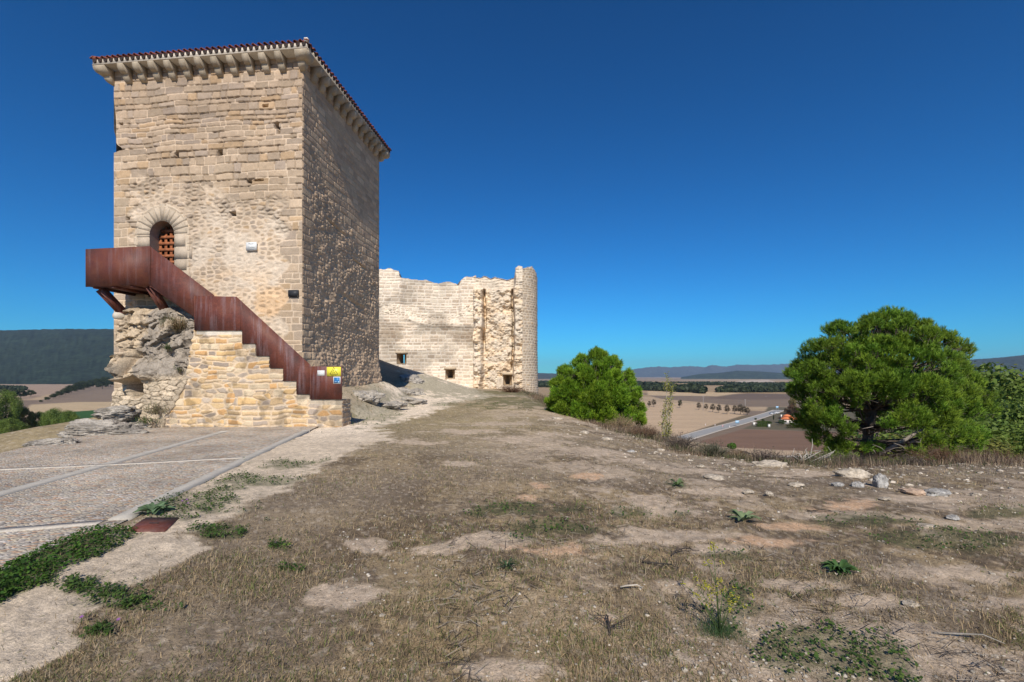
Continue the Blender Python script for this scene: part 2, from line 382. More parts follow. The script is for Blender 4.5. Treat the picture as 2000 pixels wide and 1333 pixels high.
def ell(X, Y, e):
    cx, cy, rx, ry = e[:4]
    x0, y0 = GZ(cx, cy); x1 = GZ(cx + rx, cy)[0]; ya = GZ(cx, cy - ry)[1]; yb = GZ(cx, cy + ry)[1]
    sx = abs(x1 - x0); sy = max(abs(ya - yb) / 2, .03); xm = x0
    # long axis follows the line of sight
    th = x0 / y0; dx = (X - x0) - (Y - y0) * th
    return np.sqrt((dx / sx) ** 2 + ((Y - (ya + yb) / 2) / sy) ** 2) - 1
def masks(X, Y):
    """returns pale (bare earth), orange, green, path weights"""
    n1 = fbm(X * 2.3, Y * 2.3, 41, 4) - .5; n2 = fbm(X * .45, Y * .45, 42, 4); n3 = fbm(X * 7, Y * 7, 43, 3) - .5
    bare = np.zeros(X.shape); org = np.zeros(X.shape); grn = np.zeros(X.shape); path = np.zeros(X.shape)
    near = (np.hypot(X, Y) < 60) & (Y > -5)
    x = X[near]; y = Y[near]; m1 = n1[near]; m3 = n3[near]
    b = np.zeros(x.shape); o = np.zeros(x.shape); g = np.zeros(x.shape); p = np.zeros(x.shape)
    for e in ELLB:
        v = 1 - ss(ell(x, y, e) - .22 + 2.8 * m1 + 2.0 * m3, -.45, .3)
        if e[4]: o = np.maximum(o, v)
        b = np.maximum(b, v)
    for e in ELLG:
        g = np.maximum(g, 1 - ss(ell(x, y, e) + 2.0 * m1 + 1.3 * m3, -.3, .3))
    for P in PATH:
        d = polysd(x, y, P); sc = np.clip(y * .03, .05, .8)
        p = np.maximum(p, 1 - ss(d / sc + 3.0 * m1 + 2.0 * m3 - .5 - .9 * ss(y, 11, 16), -.4, .5))
    d = polysd(x, y, STRIP); g = np.maximum(g, 1 - ss(d / .07 + 2.5 * m1 + 2 * m3, -.6, .6))
    bare[near] = b; org[near] = o; grn[near] = g; path[near] = p
    rnd = ss(n2 + .8 * n1 + .35 * n3, .55, .68) * ss(X + .12 * Y, -.6, 2.5)
    bare = np.maximum(bare, rnd * .75)
    return bare, org, grn * (1 - 0), path
A = lambda *c: np.array(c, float)
FIELDS = [  # photo outline on the valley floor, colour
    ([(1050, 745), (2100, 745), (2100, 775), (1050, 775)], A(.33, .23, .13)),
    ([(1250, 768), (1390, 771), (1470, 768), (1390, 776), (1560, 768), (1640, 772), (1640, 800), (1540, 795), (1460, 795), (1380, 787), (1290, 779)], A(.20, .145, .10)),
    ([(1380, 778), (1460, 768), (1560, 770), (1560, 780), (1450, 781)], A(.15, .105, .075)),
    ([(1265, 764), (1450, 767), (1400, 774), (1265, 772)], A(.48, .35, .21)),
    ([(1230, 783), (1400, 791), (1460, 800), (1450, 818), (1330, 850), (1230, 880), (1100, 880), (1100, 785)], A(.47, .335, .21)),
    ([(1330, 850), (1450, 812), (1470, 812), (1445, 828), (1345, 856)], A(.16, .12, .07)),
    ([(1340, 870), (1400, 853), (1450, 839), (1700, 846), (1760, 890), (1500, 884), (1400, 876)], A(.185, .11, .07)),
    ([(1380, 872), (1620, 884), (1800, 889), (1800, 905), (1500, 900)], A(.40, .29, .19)),
    ([(1500, 795), (1700, 800), (1700, 846), (1450, 838), (1480, 825)], A(.12, .10, .06)),
    ([(1445, 744), (1500, 742), (1520, 748), (1430, 749)], A(.45, .36, .28)),
    # left valley
    ([(-100, 736.5), (60, 736.5), (168, 739), (175, 745), (60, 750), (-100, 752)], A(.46, .25, .16)),
    ([(-100, 748), (60, 750), (170, 745), (190, 748), (60, 780), (-100, 800)], A(.34, .24, .165)),
    ([(55, 792), (90, 778), (150, 757), (260, 750), (260, 786), (55, 790)], A(.22, .16, .11)),
    ([(45, 806), (60, 790), (150, 785), (260, 785), (260, 800), (130, 806)], A(.46, .34, .20)),
    ([(90, 808), (190, 801), (250, 801), (250, 835), (100, 835)], A(.035, .09, .018)),
    ([(-200, 838), (60, 838), (110, 858), (140, 875), (120, 960), (-300, 960)], A(.27, .195, .13)),
]
FXY = [(pp(P, -30), c) for P, c in FIELDS]
def groundcol(X, Y):
    bare, org, grn, path = masks(X, Y)
    r = np.hypot(X, Y); n = fbm(X * 1.3, Y * 1.3, 51, 5)[:, None]; n2 = fbm(X * .35, Y * .35, 52, 4)[:, None]; n4 = fbm(X * 14, Y * 14, 53, 3)[:, None]
    straw = A(.295, .22, .13); dk = A(.14, .102, .066); gy = A(.265, .208, .147)
    c = dk + (straw - dk) * ss(n + .7 * (n4 - .5), .40, .64)
    c = c + (gy - c) * ss(n2, .45, .62) * .6
    far = ss(r, 7, 16)[:, None]                                  # straw-coloured turf in the middle distance
    c = c + (A(.315, .25, .138) * (.7 + .6 * n) - c) * far * ss(-X, -3.5, 1)[:, None] * .75
    c = c + (A(.50, .39, .285) * (.8 + .4 * n4) - c) * (bare * .85)[:, None]
    c = c + (A(.56, .33, .18) - c) * (org * .6)[:, None]
    c = c + ((A(.57, .465, .345) + A(.17, .155, .135) * ss(Y, 10, 15)[:, None]) * (.85 + .3 * n) * (.85 + .3 * n4) - c) * path[:, None]
    c = c + (A(.055, .075, .025) - c) * (grn * .5)[:, None]
    fk = ss(fbm(X * 23, Y * 23, 57, 2), .62, .76) * (r < 40); c = c + (A(.50, .42, .33) - c) * (fk * .45 * (1 - grn))[:, None]
    # flank and valley
    d = polysd(X, Y, PLAT)
    fl = ss(d, 6, 30)[:, None]
    c = c + (A(.22, .16, .11) * (.6 + .8 * n2) - c) * fl
    v = (r > 120)
    x, y = X[v], Y[v]
    f = fbm(x / 500 + 7, y / 180, 61, 3); cc = A(.40, .29, .18) + (A(.20, .145, .10) - A(.40, .29, .18)) * ss(f, .45, .55)[:, None]
    for P, col in FXY:
        Pm = np.array(P); bb = (x > Pm[:, 0].min() - 40) & (x < Pm[:, 0].max() + 40) & (y > Pm[:, 1].min() - 40) & (y < Pm[:, 1].max() + 40)
        q = polysd(x[bb], y[bb], P); k = (1 - ss(q / np.maximum(y[bb] * .006, .5), -.5, .5))[:, None]
        cc[bb] = cc[bb] + (col - cc[bb]) * k
    st = fbm(x * .04, y * .25, 63, 3)[:, None]; cc = cc * (.82 + .36 * st)
    c[v] = c[v] + (cc - c[v]) * ss(r[v], 120, 150)[:, None]
    # raised rock ground right of the keep
    a, b = tl(X, Y)
    k = (1 - ss(np.hypot(np.maximum(a, 0), np.maximum(-b, 0) + np.maximum(b - TD, 0)), 1.0, 2.4)) * ss(b, 0, 1.5) * (a > -1) * (r < 60)
    c = c + (A(.46, .37, .27) * (.6 + .8 * n) - c) * (k * .7)[:, None] * (1 - .85 * path[:, None])
    md = np.exp(-(((X + 12.6) / 5.5) ** 2 + ((Y - 34) / 8.0) ** 2))[:, None]
    c = c + (A(.38, .265, .17) * (.7 + .6 * n) - c) * np.clip(md * 1.6, 0, .85) * (1 - path[:, None])
    return np.clip(c, .01, .9)

# ------------------------------------------------------------------ ground sheet
def make_ground():
    a1 = np.arange(-58, 58, .13); a2 = np.arange(58, 302, 3.0); th = np.radians(np.concatenate([a1, a2])); na = len(th)
    r = [0.7]
    while r[-1] < 21000: r.append(r[-1] * (1.0085 if r[-1] < 4000 else 1.03))
    r = np.array(r); nr = len(r)
    X = (r[:, None] * np.sin(th)[None]).ravel(); Y = (r[:, None] * np.cos(th)[None]).ravel()
    Z = H(X, Y); C = groundcol(X, Y)
    X = np.append(X, 0); Y = np.append(Y, 0); Z = np.append(Z, float(H(np.array([0.]), np.array([0.]))[0])); C = np.vstack([C, C[:1]])
    i = np.arange(nr - 1)[:, None] * na; j = np.arange(na)[None]; k = (j + 1) % na
    Q = np.stack([i + j, i + k, i + na + k, i + na + j], -1).reshape(-1, 4)[:, ::-1]
    T = np.stack([np.arange(na), np.full(na, nr * na), (np.arange(na) + 1) % na], 1)[:, ::-1]
    o = npmesh('ground', np.stack([X, Y, Z], 1), [Q, T], M_ground, None, C, smooth=True)
    tag(o, kind='structure')
make_ground()

# ------------------------------------------------------------------ hills
def hill(name, prof, Dr, Db, col, base=-32, n=220, m=26, seed=0, rough=.06, jag=0):
    px = np.linspace(prof[0][0], prof[-1][0], n); py = np.interp(px, [p[0] for p in prof], [p[1] for p in prof])
    t = (px - CX) / F; zr = CZ + (HY - py) / F * Dr
    V = []; C = []
    for k in range(m):
        s = k / (m - 1)
        if s <= .7: D = Db + (Dr - Db) * s / .7; e = ss(np.array(s / .7), 0, 1) * .55 + .45 * (s / .7)
        else: D = Dr + (Dr - Db) * (s - .7) / .3 * .6; e = 1 - (s - .7) / .3
        X = t * D; Y = np.full(n, D)
        nz = fbm(X / (Dr * .05), Y / (Dr * .05), seed, 5) - .5
        z = base + (zr - base) * e + nz * (zr - base) * rough * 6 * (e * (1 - e) * 2 + .03)
        if jag: z = z + jag * (fbm(X / (Dr * .004), Y / (Dr * .004), seed + 3, 2) - .5)
        V.append(np.stack([X, Y, z], 1))
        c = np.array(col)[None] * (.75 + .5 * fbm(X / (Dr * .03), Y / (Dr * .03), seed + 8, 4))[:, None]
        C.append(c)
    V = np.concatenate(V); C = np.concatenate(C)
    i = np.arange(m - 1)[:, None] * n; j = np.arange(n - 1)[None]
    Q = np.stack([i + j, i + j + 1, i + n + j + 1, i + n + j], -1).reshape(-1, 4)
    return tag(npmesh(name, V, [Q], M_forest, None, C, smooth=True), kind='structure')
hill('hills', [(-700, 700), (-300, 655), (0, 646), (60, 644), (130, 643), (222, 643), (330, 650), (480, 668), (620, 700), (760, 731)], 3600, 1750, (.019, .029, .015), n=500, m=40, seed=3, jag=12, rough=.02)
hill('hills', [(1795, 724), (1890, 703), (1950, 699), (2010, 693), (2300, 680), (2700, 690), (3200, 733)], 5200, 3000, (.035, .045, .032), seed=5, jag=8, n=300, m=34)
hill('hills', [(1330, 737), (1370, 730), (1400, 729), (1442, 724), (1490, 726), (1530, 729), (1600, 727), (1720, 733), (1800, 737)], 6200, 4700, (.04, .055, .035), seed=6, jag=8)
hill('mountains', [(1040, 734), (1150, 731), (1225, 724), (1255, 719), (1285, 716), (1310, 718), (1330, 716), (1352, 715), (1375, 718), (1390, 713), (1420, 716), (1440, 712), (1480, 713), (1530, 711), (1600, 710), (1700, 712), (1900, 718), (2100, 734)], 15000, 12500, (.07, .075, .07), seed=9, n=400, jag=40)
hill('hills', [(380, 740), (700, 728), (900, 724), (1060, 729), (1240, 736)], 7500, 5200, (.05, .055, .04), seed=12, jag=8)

# ------------------------------------------------------------------ masonry relief
PAL_TAN = [(.44, .335, .235), (.41, .315, .225), (.47, .36, .255), (.37, .29, .215), (.41, .325, .245), (.46, .325, .20), (.385, .305, .235), (.43, .33, .235), (.40, .31, .22), (.45, .34, .235)]
PAL_WARM = [(.52, .37, .21), (.58, .39, .19), (.48, .36, .23), (.55, .44, .30), (.36, .29, .23), (.52, .31, .14), (.44, .36, .28), (.56, .40, .22)]
PAL_PALE = [(.64, .53, .41), (.56, .46, .35), (.70, .60, .47), (.50, .40, .30), (.62, .52, .40)]
PAL_GREY = [(.55, .385, .25), (.60, .43, .28), (.48, .34, .225), (.62, .45, .29)]
def masonry(W, Z0, Z1, res, seed, ch=(.2, .38), cw=(.3, .75), joint=.02, warp=.04, pal=PAL_TAN, mort=(.56, .47, .37), relief=.03,
            rub=None, rubcell=(.24, .15), rubpal=None, rubjoint=.2, rubrel=1.0, quoin=None, vary=1.0, x0=0.0):
    rg = np.random.default_rng(seed)
    xs = np.linspace(0, W, int(round(W / res)) + 1); zs = np.linspace(Z0, Z1, int(round((Z1 - Z0) / res)) + 1)
    X, Z = np.meshgrid(xs, zs); X = X + x0
    wz = Z + warp * 2 * (fbm(X * .8, Z * .8, seed, 3) - .5) * 1.6 + warp * .8 * (fbm(X * 4, Z * 4, seed + 1, 2) - .5)
    wx = X + warp * 1.2 * (fbm(X * 3, Z * 3, seed + 2, 3) - .5)
    b = [Z0 - .6]
    while b[-1] < Z1 + .6: b.append(b[-1] + rg.uniform(*ch))
    b = np.array(b); ci = np.clip(np.searchsorted(b, wz) - 1, 0, len(b) - 2)
    dz = np.minimum(wz - b[ci], b[ci + 1] - wz); dx = np.zeros_like(X); sid = np.zeros_like(X)
    for c in range(len(b) - 1):
        m = ci == c
        if not m.any(): continue
        v = [x0 - .9 + rg.uniform(0, .5)]
        while v[-1] < x0 + W + .9: v.append(v[-1] + rg.uniform(*cw))
        v = np.array(v); k = np.clip(np.searchsorted(v, wx[m]) - 1, 0, len(v) - 2)
        dx[m] = np.minimum(wx[m] - v[k], v[k + 1] - wx[m]); sid[m] = _h(k * 1.0, np.full(k.shape, c) * 1.0, seed)
    q = .03; e = np.minimum(dx, dz) - .25 * q * np.exp(-np.maximum(dx, dz) / q)
    h1 = sid; s2 = (sid * 57.31) % 1; s3 = (sid * 917.7) % 1
    pal = np.array(pal); col = pal[(h1 * len(pal)).astype(int) % len(pal)] * (.86 + .28 * s2)[..., None]
    jw = joint * (.6 + .9 * fbm(X * 1.7, Z * 1.7, seed + 4, 3))
    k1 = ss(e, jw * .5, jw * 1.15); prot = .45 + .75 * s3 * vary
    hgt = relief * k1 * prot + (s2 - .5) * relief * .5 * ss(e, 0, .12)
    if rub is not None:
        rm = rub(X, Z); rx, rz = rubcell
        f1, f2, cid, _, _ = voro((X + .05 * (fbm(X * 5, Z * 5, seed + 6, 2) - .5)) / rx, Z / rz, seed + 7)
        ed = (f2 - f1); rj = rubjoint * (.5 + 1.3 * fbm(X * .9, Z * .9, seed + 9, 3)); k2 = ss(ed, rj * .35, rj)
        rp = np.array(rubpal if rubpal is not None else pal)
        c2 = rp[(cid * 97.3).astype(int) % len(rp)] * (.85 + .3 * ((cid * 31.7) % 1))[..., None]
        h2 = relief * (.15 + 1.0 * ((cid * 13.1) % 1)) * k2 * rubrel + relief * .9 * (fbm(X * 4.5, Z * 6, seed + 21, 3) - .5)
        R3 = rm[..., None]; col = col * (1 - R3) + c2 * R3; k1 = k1 * (1 - rm) + k2 * rm; hgt = hgt * (1 - rm) + h2 * rm
    mt = np.array(mort) * (.85 + .3 * fbm(X * 3, Z * 3, seed + 11, 3))[..., None]
    fine = fbm(X * 9, Z * 9, seed + 12, 4)
    hgt = hgt + .35 * relief * (fine - .5) * (1.0) + .2 * relief * (fbm(X * 30, Z * 14, seed + 14, 2) - .5)
    col = mt + (col - mt) * k1[..., None]
    st = fbm(X * .5, Z * .35, seed + 13, 4); col = col * (.84 + .32 * st)[..., None]
    return xs + x0, zs, X, Z, hgt, col, k1
def relief_mesh(name, fn, X, Z, hgt, col, mask, mt, parent=None):
    """fn maps (x, z, h) -> xyz; faces kept where mask of all corners"""
    nz, nx = X.shape; V = fn(X, Z, hgt).reshape(-1, 3)
    i = np.arange(nz - 1)[:, None] * nx; j = np.arange(nx - 1)[None]
    Q = np.stack([i + j, i + j + 1, i + nx + j + 1, i + nx + j], -1).reshape(-1, 4)
    mk = mask.ravel(); keep = mk[Q].all(1); Q = Q[keep]
    used = np.unique(Q); rm = np.full(len(V), -1); rm[used] = np.arange(len(used))
    return npmesh(name, V[used], [rm[Q]], mt, parent, col.reshape(-1, 3)[used], smooth=True)
def P3(x, y, z): return np.stack(np.broadcast_arrays(x, y, z), -1)

# ------------------------------------------------------------------ the keep
ZB = 12.84                                         # underside of the corbels
keep = empty('keep_tower', (T0[0], T0[1], 0), TH, 'tall square sandstone keep with bracketed tiled eaves and a grilled door', 'tower')
def quo(x, x1, x2, seed):
    return x
DA0, DA1 = TA(293, 0), TA(341, 0); DC = (DA0 + DA1) / 2; DR = (DA1 - DA0) / 2
DTOP = TP(317, 432, 0)[1]; DSP = DTOP - DR; DBOT = 4.74
holes = [(345, 303, .10, .10), (430, 299, .12, .11), (487, 355, .12, .07), (541, 246, .10, .11), (455, 418, .13, .08), (250, 427, .09, .08), (519, 208, .12, .06), (545, 256, .06, .12), (505, 352, .2, .04), (235, 243, .1, .05)]
def front():
    W = TW; zb = -.4
    qn = .62
    def rub(X, Z):
        n = fbm(X * .7, Z * .7, 77, 3)
        r = 1 - ss(Z + 2.2 * (n - .5), 8.3, 9.0)
        r = r * ss(X, .75 + .25 * np.sin(Z * 7), .95 + .25 * np.sin(Z * 7)) * ss(W - X, .62 + .2 * np.sin(Z * 5.2), .8 + .2 * np.sin(Z * 5.2))
        dd = np.hypot((X - W - DC) * 1.0, np.maximum(Z - DSP, 0)); r = r * ss(dd, DR + .55, DR + .75) if True else r
        return r
    xs, zs, X, Z, h, c, k = masonry(W, zb, ZB + .8, .021, 101, ch=(.15, .37), cw=(.22, .80), joint=.022, warp=.042, relief=.036,
                                   rub=rub, rubcell=(.30, .165), rubjoint=.5, rubpal=PAL_TAN, mort=(.60, .475, .35), rubrel=.5)
    r = rub(X, Z)
    # dressed quoins: flatter
    qk = np.maximum(1 - ss(W - X, .7, .85), (1 - ss(X, .5, .7)) * 1.0)
    h = h * (1 - .5 * qk)
    top = ss(Z, 12.35, 12.5); h = h * (1 - .5 * top)
    # pale render remains low down
    pm = ss(fbm(X * .9, Z * 1.1, 81, 4), .44, .6) * (1 - ss(Z, 7.2, 8.6)) * r
    c = c + (A(.63, .53, .42) * (.85 + .3 * fbm(X * 7, Z * 7, 5, 3))[..., None] - c) * (pm * .7)[..., None]
    wm = ss(fbm(X * .8, Z * .9, 82, 4), .5, .62) * (1 - ss(Z, 4.5, 6)) * r
    c = c * (1 + (A(1.12, .93, .70) - 1) * (wm * .7)[..., None])
    gm = ss(Z, 8, 12); c = c * (1 + (A(.88, .86, .86) - 1) * gm[..., None])
    for px, py, sx, sz in holes:
        a, z = TP(px, py, 0); m = np.maximum(np.abs(X - W - a) / sx, np.abs(Z - z) / sz) + .25 * (fbm(X * 8, Z * 8, 3, 2) - .5) * 2
        q = 1 - ss(m, .8, 1.05); h = h - .28 * q; c = c * (1 - .5 * q)[..., None]
    # deeper missing joints up high
    dj = ss(fbm(X * 1.3, Z * 2.0, 88, 3), .60, .70) * (1 - k) * ss(Z, 5, 8); dj = np.maximum(dj, .9 * ss(fbm(X * 1.8, Z * 2.6, 89, 4), .44, .54) * (1 - k) * ss(Z, 6.5, 9)); h = h - .045 * dj; c = c * (1 - .45 * dj)[..., None]
    ax = np.abs(X - W - DC)
    inside = (ax < DR + .04) & (Z < DSP) & (Z > DBOT - .1) | ((np.hypot(ax, Z - DSP) < DR + .04) & (Z >= DSP))
    edge = np.minimum(np.minimum(X, W - X), 1) ; h = h * ss(edge, 0, .03)
    h = h + (.004 - h) * (1 - ss(np.hypot(ax, np.maximum(Z - DSP, 0)), DR + .5, DR + .6)) * (Z > DBOT)
    vm_ = (np.hypot(ax, np.maximum(Z - DSP, 0)) < DR + .62) & (Z > DBOT); c = np.where(vm_[..., None], A(.58, .47, .35), c)
    # broken left edge
    zt, zm, zl = TP(222, 232, 0)[1], TP(230, 262, 0)[1], TP(222, 297, 0)[1]
    notch = .10 * ss(-Z, -zt - .9, -zt + .2) * ss(Z, zl, zl + .05) + .26 * np.exp(-((Z - zl - .10) / .13) ** 2) * (Z > zl - .02)
    sh = notch * np.exp(-X / .35)
    def fn(x, z, hh): return P3(x - W + sh, -hh, z)
    relief_mesh('wall', fn, X, Z, h, c, ~inside, M_stone, keep)['label'] = 'sunlit front wall of coursed blocks over pale rubble'
front()
def side():
    W = TD
    def bd(Y): return np.interp(Y, [0, .3, 1.1, 2.0, 3.8, 4.7, 7.2], [11.6, 10.9, 10.06, 9.33, 8.26, 7.9, 6.6])
    def rub(X, Z): return (1 - ss(Z - bd(X) + .8 * (fbm(X, Z, 5, 3) - .5), -.3, .1)) * ss(X, .55 + .15 * np.sin(Z * 6), .75 + .15 * np.sin(Z * 6))
    xs, zs, X, Z, h, c, k = masonry(W, -.6, ZB + .8, .022, 202, ch=(.22, .34), cw=(.3, .8), joint=.026, warp=.04, relief=.028,
                                   rub=rub, rubcell=(.27, .15), rubjoint=.4, rubpal=PAL_GREY, pal=PAL_GREY, mort=(.52, .38, .255), rubrel=.8)
    r = rub(X, Z)
    h = h * (1 + .35 * r * (1 - .5 * ss(Z, 5, 10))) + r * .09 * (fbm(X * 1.2, Z * 1.4, 9, 3) - .5) + r * .05 * (fbm(X * 5, Z * 5, 19, 3) - .5)
    for x, z, sx, sz in ((4.2, 5.0, 1.2, .10), (5.2, 4.7, .5, .14), (2.6, 7.9, .9, .06), (4.9, 6.9, .8, .05)):
        q = np.exp(-((X - x) / sx) ** 4 - ((Z - z + .12 * (X - x)) / sz) ** 2); h = h - .09 * q
    h = h * ss(np.minimum(X, W - X), 0, .05)
    h = h + .22 * (1 - ss(Z, 1.2, 3.2)) * ss(X, .2, .8) * (.4 + .8 * fbm(X * 1.5, Z * 2, 29, 3)) * ss(W - X, 0, .2)
    relief_mesh('wall', lambda x, z, hh: P3(hh, x, z), X, Z, h, c, Z > -9, M_stone, keep)['label'] = 'rough side wall of dark rubble in raking light'
side()
for nm, fn in (('back', lambda x, z, hh: P3(-x, TD + hh, z)), ('left', lambda x, z, hh: P3(-TW - hh * ss(x, 0, .3), TD - x, z))):
    xs, zs, X, Z, h, c, k = masonry(TW if nm == 'back' else TD, -3, ZB + .8, .06, 303, warp=.06, relief=.03)
    if nm == 'left': h = h * 0 - .25 * np.exp(-((Z - 9.95) / .14) ** 2) * np.exp(-(TD - X) / .35) - .10 * np.exp(-((Z - 10.5) / .5) ** 4) * np.exp(-(TD - X) / .35)
    relief_mesh('wall', fn, X, Z, h, c, Z > -9, M_stone, keep)
# door: voussoirs, reveal, lattice
m = MB(); rg = random.Random(4)
nv = 13
for i in range(nv):
    a0 = math.pi * i / nv + .012; a1 = math.pi * (i + 1) / nv - .012; ro = DR + .62 + rg.uniform(-.06, .06); ri = DR
    cc = np.array([.47, .385, .29]) * rg.uniform(.88, 1.1)
    n = 4; poly = [(DC + ri * math.cos(a0 + (a1 - a0) * t / n), DSP + ri * math.sin(a0 + (a1 - a0) * t / n)) for t in range(n + 1)] + \
        [(DC + ro * math.cos(a1 - (a1 - a0) * t / n), DSP + ro * math.sin(a1 - (a1 - a0) * t / n)) for t in range(n + 1)]
    m.prism(poly, -.007 - rg.uniform(0, .006), .02, col=cc)
for sgn in (-1, 1):
    z = DBOT; 
    while z < DSP - .05:
        hh = min(rg.uniform(.38, .52), DSP - z); wd = rg.uniform(.45, .75)
        m.box((DC + sgn * (DR + wd / 2), .004, z + hh / 2), (wd, .024 + rg.uniform(0, .006), hh - .022), col=np.array([.46, .375, .285]) * rg.uniform(.88, 1.1)); z += hh
m.build('door_arch', M_stone, keep)
m = MB(); n = 16; V = []
pr = [(DC + DR * .995, DBOT)] + [(DC + DR * .995 * math.cos(math.pi * t / n), DSP + DR * .995 * math.sin(math.pi * t / n)) for t in range(n + 1)] + [(DC - DR * .995, DBOT)]
for x, z in pr: V += [(x, -.02, z), (x, .75, z)]
Q = [[2 * i, 2 * i + 1, 2 * i + 3, 2 * i + 2] for i in range(len(pr) - 1)]
m.add(V, Q, c=(.36, .30, .24)); m.build('door_reveal', M_stone, keep)
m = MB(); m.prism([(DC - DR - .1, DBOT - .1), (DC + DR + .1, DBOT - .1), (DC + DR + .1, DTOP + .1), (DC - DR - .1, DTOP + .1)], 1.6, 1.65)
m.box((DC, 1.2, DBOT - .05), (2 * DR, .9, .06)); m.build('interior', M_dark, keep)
m = MB(); sp = .245; wd = .105
for i in range(-2, 3):
    x = DC + i * sp * .93; hh = DSP + math.sqrt(max((DR - .03) ** 2 - (x - DC) ** 2, 0)) if abs(x - DC) < DR - .03 else 0
    if hh: m.box((x, .42, (DBOT + hh) / 2), (wd, .045, hh - DBOT), col=(.30, .105, .045))
z = DBOT + .08
while z < DTOP - .05:
    hw = DR - .02 if z < DSP else math.sqrt(max((DR - .02) ** 2 - (z - DSP) ** 2, .002))
    m.box((DC, .385, z), (2 * hw, .045, wd), col=(.33, .12, .055)); z += sp
m.build('door_lattice', M_bark, keep)
# corbels
def ovolo():
    p = [(0, ZB)]
    for i in range(1, 8): t = math.pi / 2 * i / 7; p.append((.215 * math.sin(t), ZB + .245 * (1 - math.cos(t))))
    p.append((.235, ZB + .25))
    for i in range(1, 8): t = math.pi / 2 * i / 7; p.append((.235 + .195 * math.sin(t), ZB + .25 + .235 * (1 - math.cos(t))))
    p.append((.43, ZB + .53)); return p
OV = ovolo()
def corbel(cx, cy, dx, dy, wd=.235):
    """projects along (dx,dy)"""
    m = MB(); tx, ty = -dy, dx; poly = [(-.05, ZB)] + OV + [(-.05, ZB + .53)]; k = rg.uniform(.97, 1.03)
    c = np.array([.44, .365, .27]) * rg.uniform(.82, 1.1)
    m.prism(poly, -wd / 2, wd / 2, col=c, f=lambda o, y, z: (cx + dx * o * k + tx * y, cy + dy * o * k + ty * y, z))
    m.build('corbel', M_stone, keep)
for i in range(1, 12): corbel(-TW + .08 + i * (TW - .16) / 12, 0, 0, -1)
for i in range(1, 12): corbel(0, .08 + i * (TD - .16) / 12, 1, 0)
for i in range(1, 12): corbel(-TW + .08 + i * (TW - .16) / 12, TD, 0, 1)
for i in range(1, 12): corbel(-TW, .08 + i * (TD - .16) / 12, -1, 0)
for sx, sy in ((1, -1), (-1, -1), (1, 1), (-1, 1)):
    m = MB(); x0 = 0 if sx > 0 else -TW; y0 = 0 if sy < 0 else TD; V = []; b = .05
    for o, z in OV: V += [(x0 - sx * b, y0 - sy * b, z), (x0 + sx * o, y0 - sy * b, z), (x0 + sx * o, y0 + sy * o, z), (x0 - sx * b, y0 + sy * o, z)]
    n = len(OV); Q = [[4 * i + k, 4 * i + (k + 1) % 4, 4 * i + 4 + (k + 1) % 4, 4 * i + 4 + k] for i in range(n - 1) for k in range(4)] + [[0, 1, 2, 3], [4 * n - 4 + k for k in range(4)]]
    m.add(V, Q, c=(.44, .365, .27)); m.build('corbel', M_stone, keep)
# cornice slab and mortar band with the ends of the channel tiles
ZS = ZB + .53; OH = .44
m = MB(); m.box((-TW / 2, TD / 2, ZS + .0225), (TW + 2 * OH, TD + 2 * OH, .041), col=(.44, .38, .31)); m.build('cornice', M_stone, keep)
m = MB(); m.box((-TW / 2, TD / 2, ZS + .125), (TW + 2 * OH - .03, TD + 2 * OH - .03, .165), col=(.62, .56, .48)); m.build('mortar_band', M_stone, keep)
ZT = ZS + .215; PIT = .225; SL = math.tan(R(17))
m = MB()
def tile(cx, cy, dx, dy, up, z, r, L, col, slope=SL, n=7, th=.014):
    """half pipe; mouth at (cx,cy), running inwards along (-dx,-dy)"""
    tx, ty = -dy, dx; V = []; a = np.linspace(0, math.pi, n)
    for rr in (r, r - th):
        for (s, zz) in ((0, 0), (L, L * slope)):
            for t in a:
                lx = math.cos(t) * rr * (1 - .12 * (s > 0)); lz = math.sin(t) * rr * (1 if up else -1.9)
                V.append((cx - dx * s + tx * lx, cy - dy * s + ty * lx, z + zz + lz))
    Q = []
    for i in range(n - 1):
        Q += [[i, i + 1, n + i + 1, n + i], [2 * n + i, 2 * n + i + 1, 3 * n + i + 1, 3 * n + i], [i, i + 1, 2 * n + i + 1, 2 * n + i]]
    m.add(V, Q, c=col)
    if not up:
        f_ = [(v[0] - dx * .012, v[1] - dy * .012, v[2]) for v in V[:n]]; m.add(f_, T=[[0, i, i + 1] for i in range(1, n - 1)], c=(.035, .028, .026))  # near-black face fills the mouth; shade inside the tile put into its colour
def tc(): return np.array([.17, .045, .03]) * rg.uniform(.5, 1.25) + np.array([.02, .02, .015]) * rg.random()
for (ax, ay, bx, by, dx, dy) in ((-TW - OH, -OH, OH, -OH, 0, -1), (OH, -OH, OH, TD + OH, 1, 0), (OH, TD + OH, -TW - OH, TD + OH, 0, 1), (-TW - OH, TD + OH, -TW - OH, -OH, -1, 0)):
    L = math.hypot(bx - ax, by - ay); n = int(L / PIT); ux, uy = (bx - ax) / L, (by - ay) / L
    for i in range(n + 1):
        s = (i + .0) * L / n; x, y = ax + ux * s, ay + uy * s
        o = .05 + rg.uniform(-.012, .012)
        room = min(s, L - s) + .12
        for k in range(2):
            if k * .42 > room: break
            tile(x + dx * (o - .42 * k), y + dy * (o - .42 * k), dx, dy, True, ZT + .015 + .42 * k * SL + .012 * k + rg.uniform(-.006, .006), .066, min(.46, room), tc())
        if i < n:
            s2 = s + .5 * L / n; x, y = ax + ux * s2, ay + uy * s2
            tile(x + dx * .03, y + dy * .03, dx, dy, False, ZT - .015, .074, .5, np.array([.075, .05, .042]) * rg.uniform(.6, 1.1))
hx0, hx1, hy0, hy1 = -TW - OH, OH, -OH, TD + OH; rz = ZT + (TD / 2 + OH) * SL
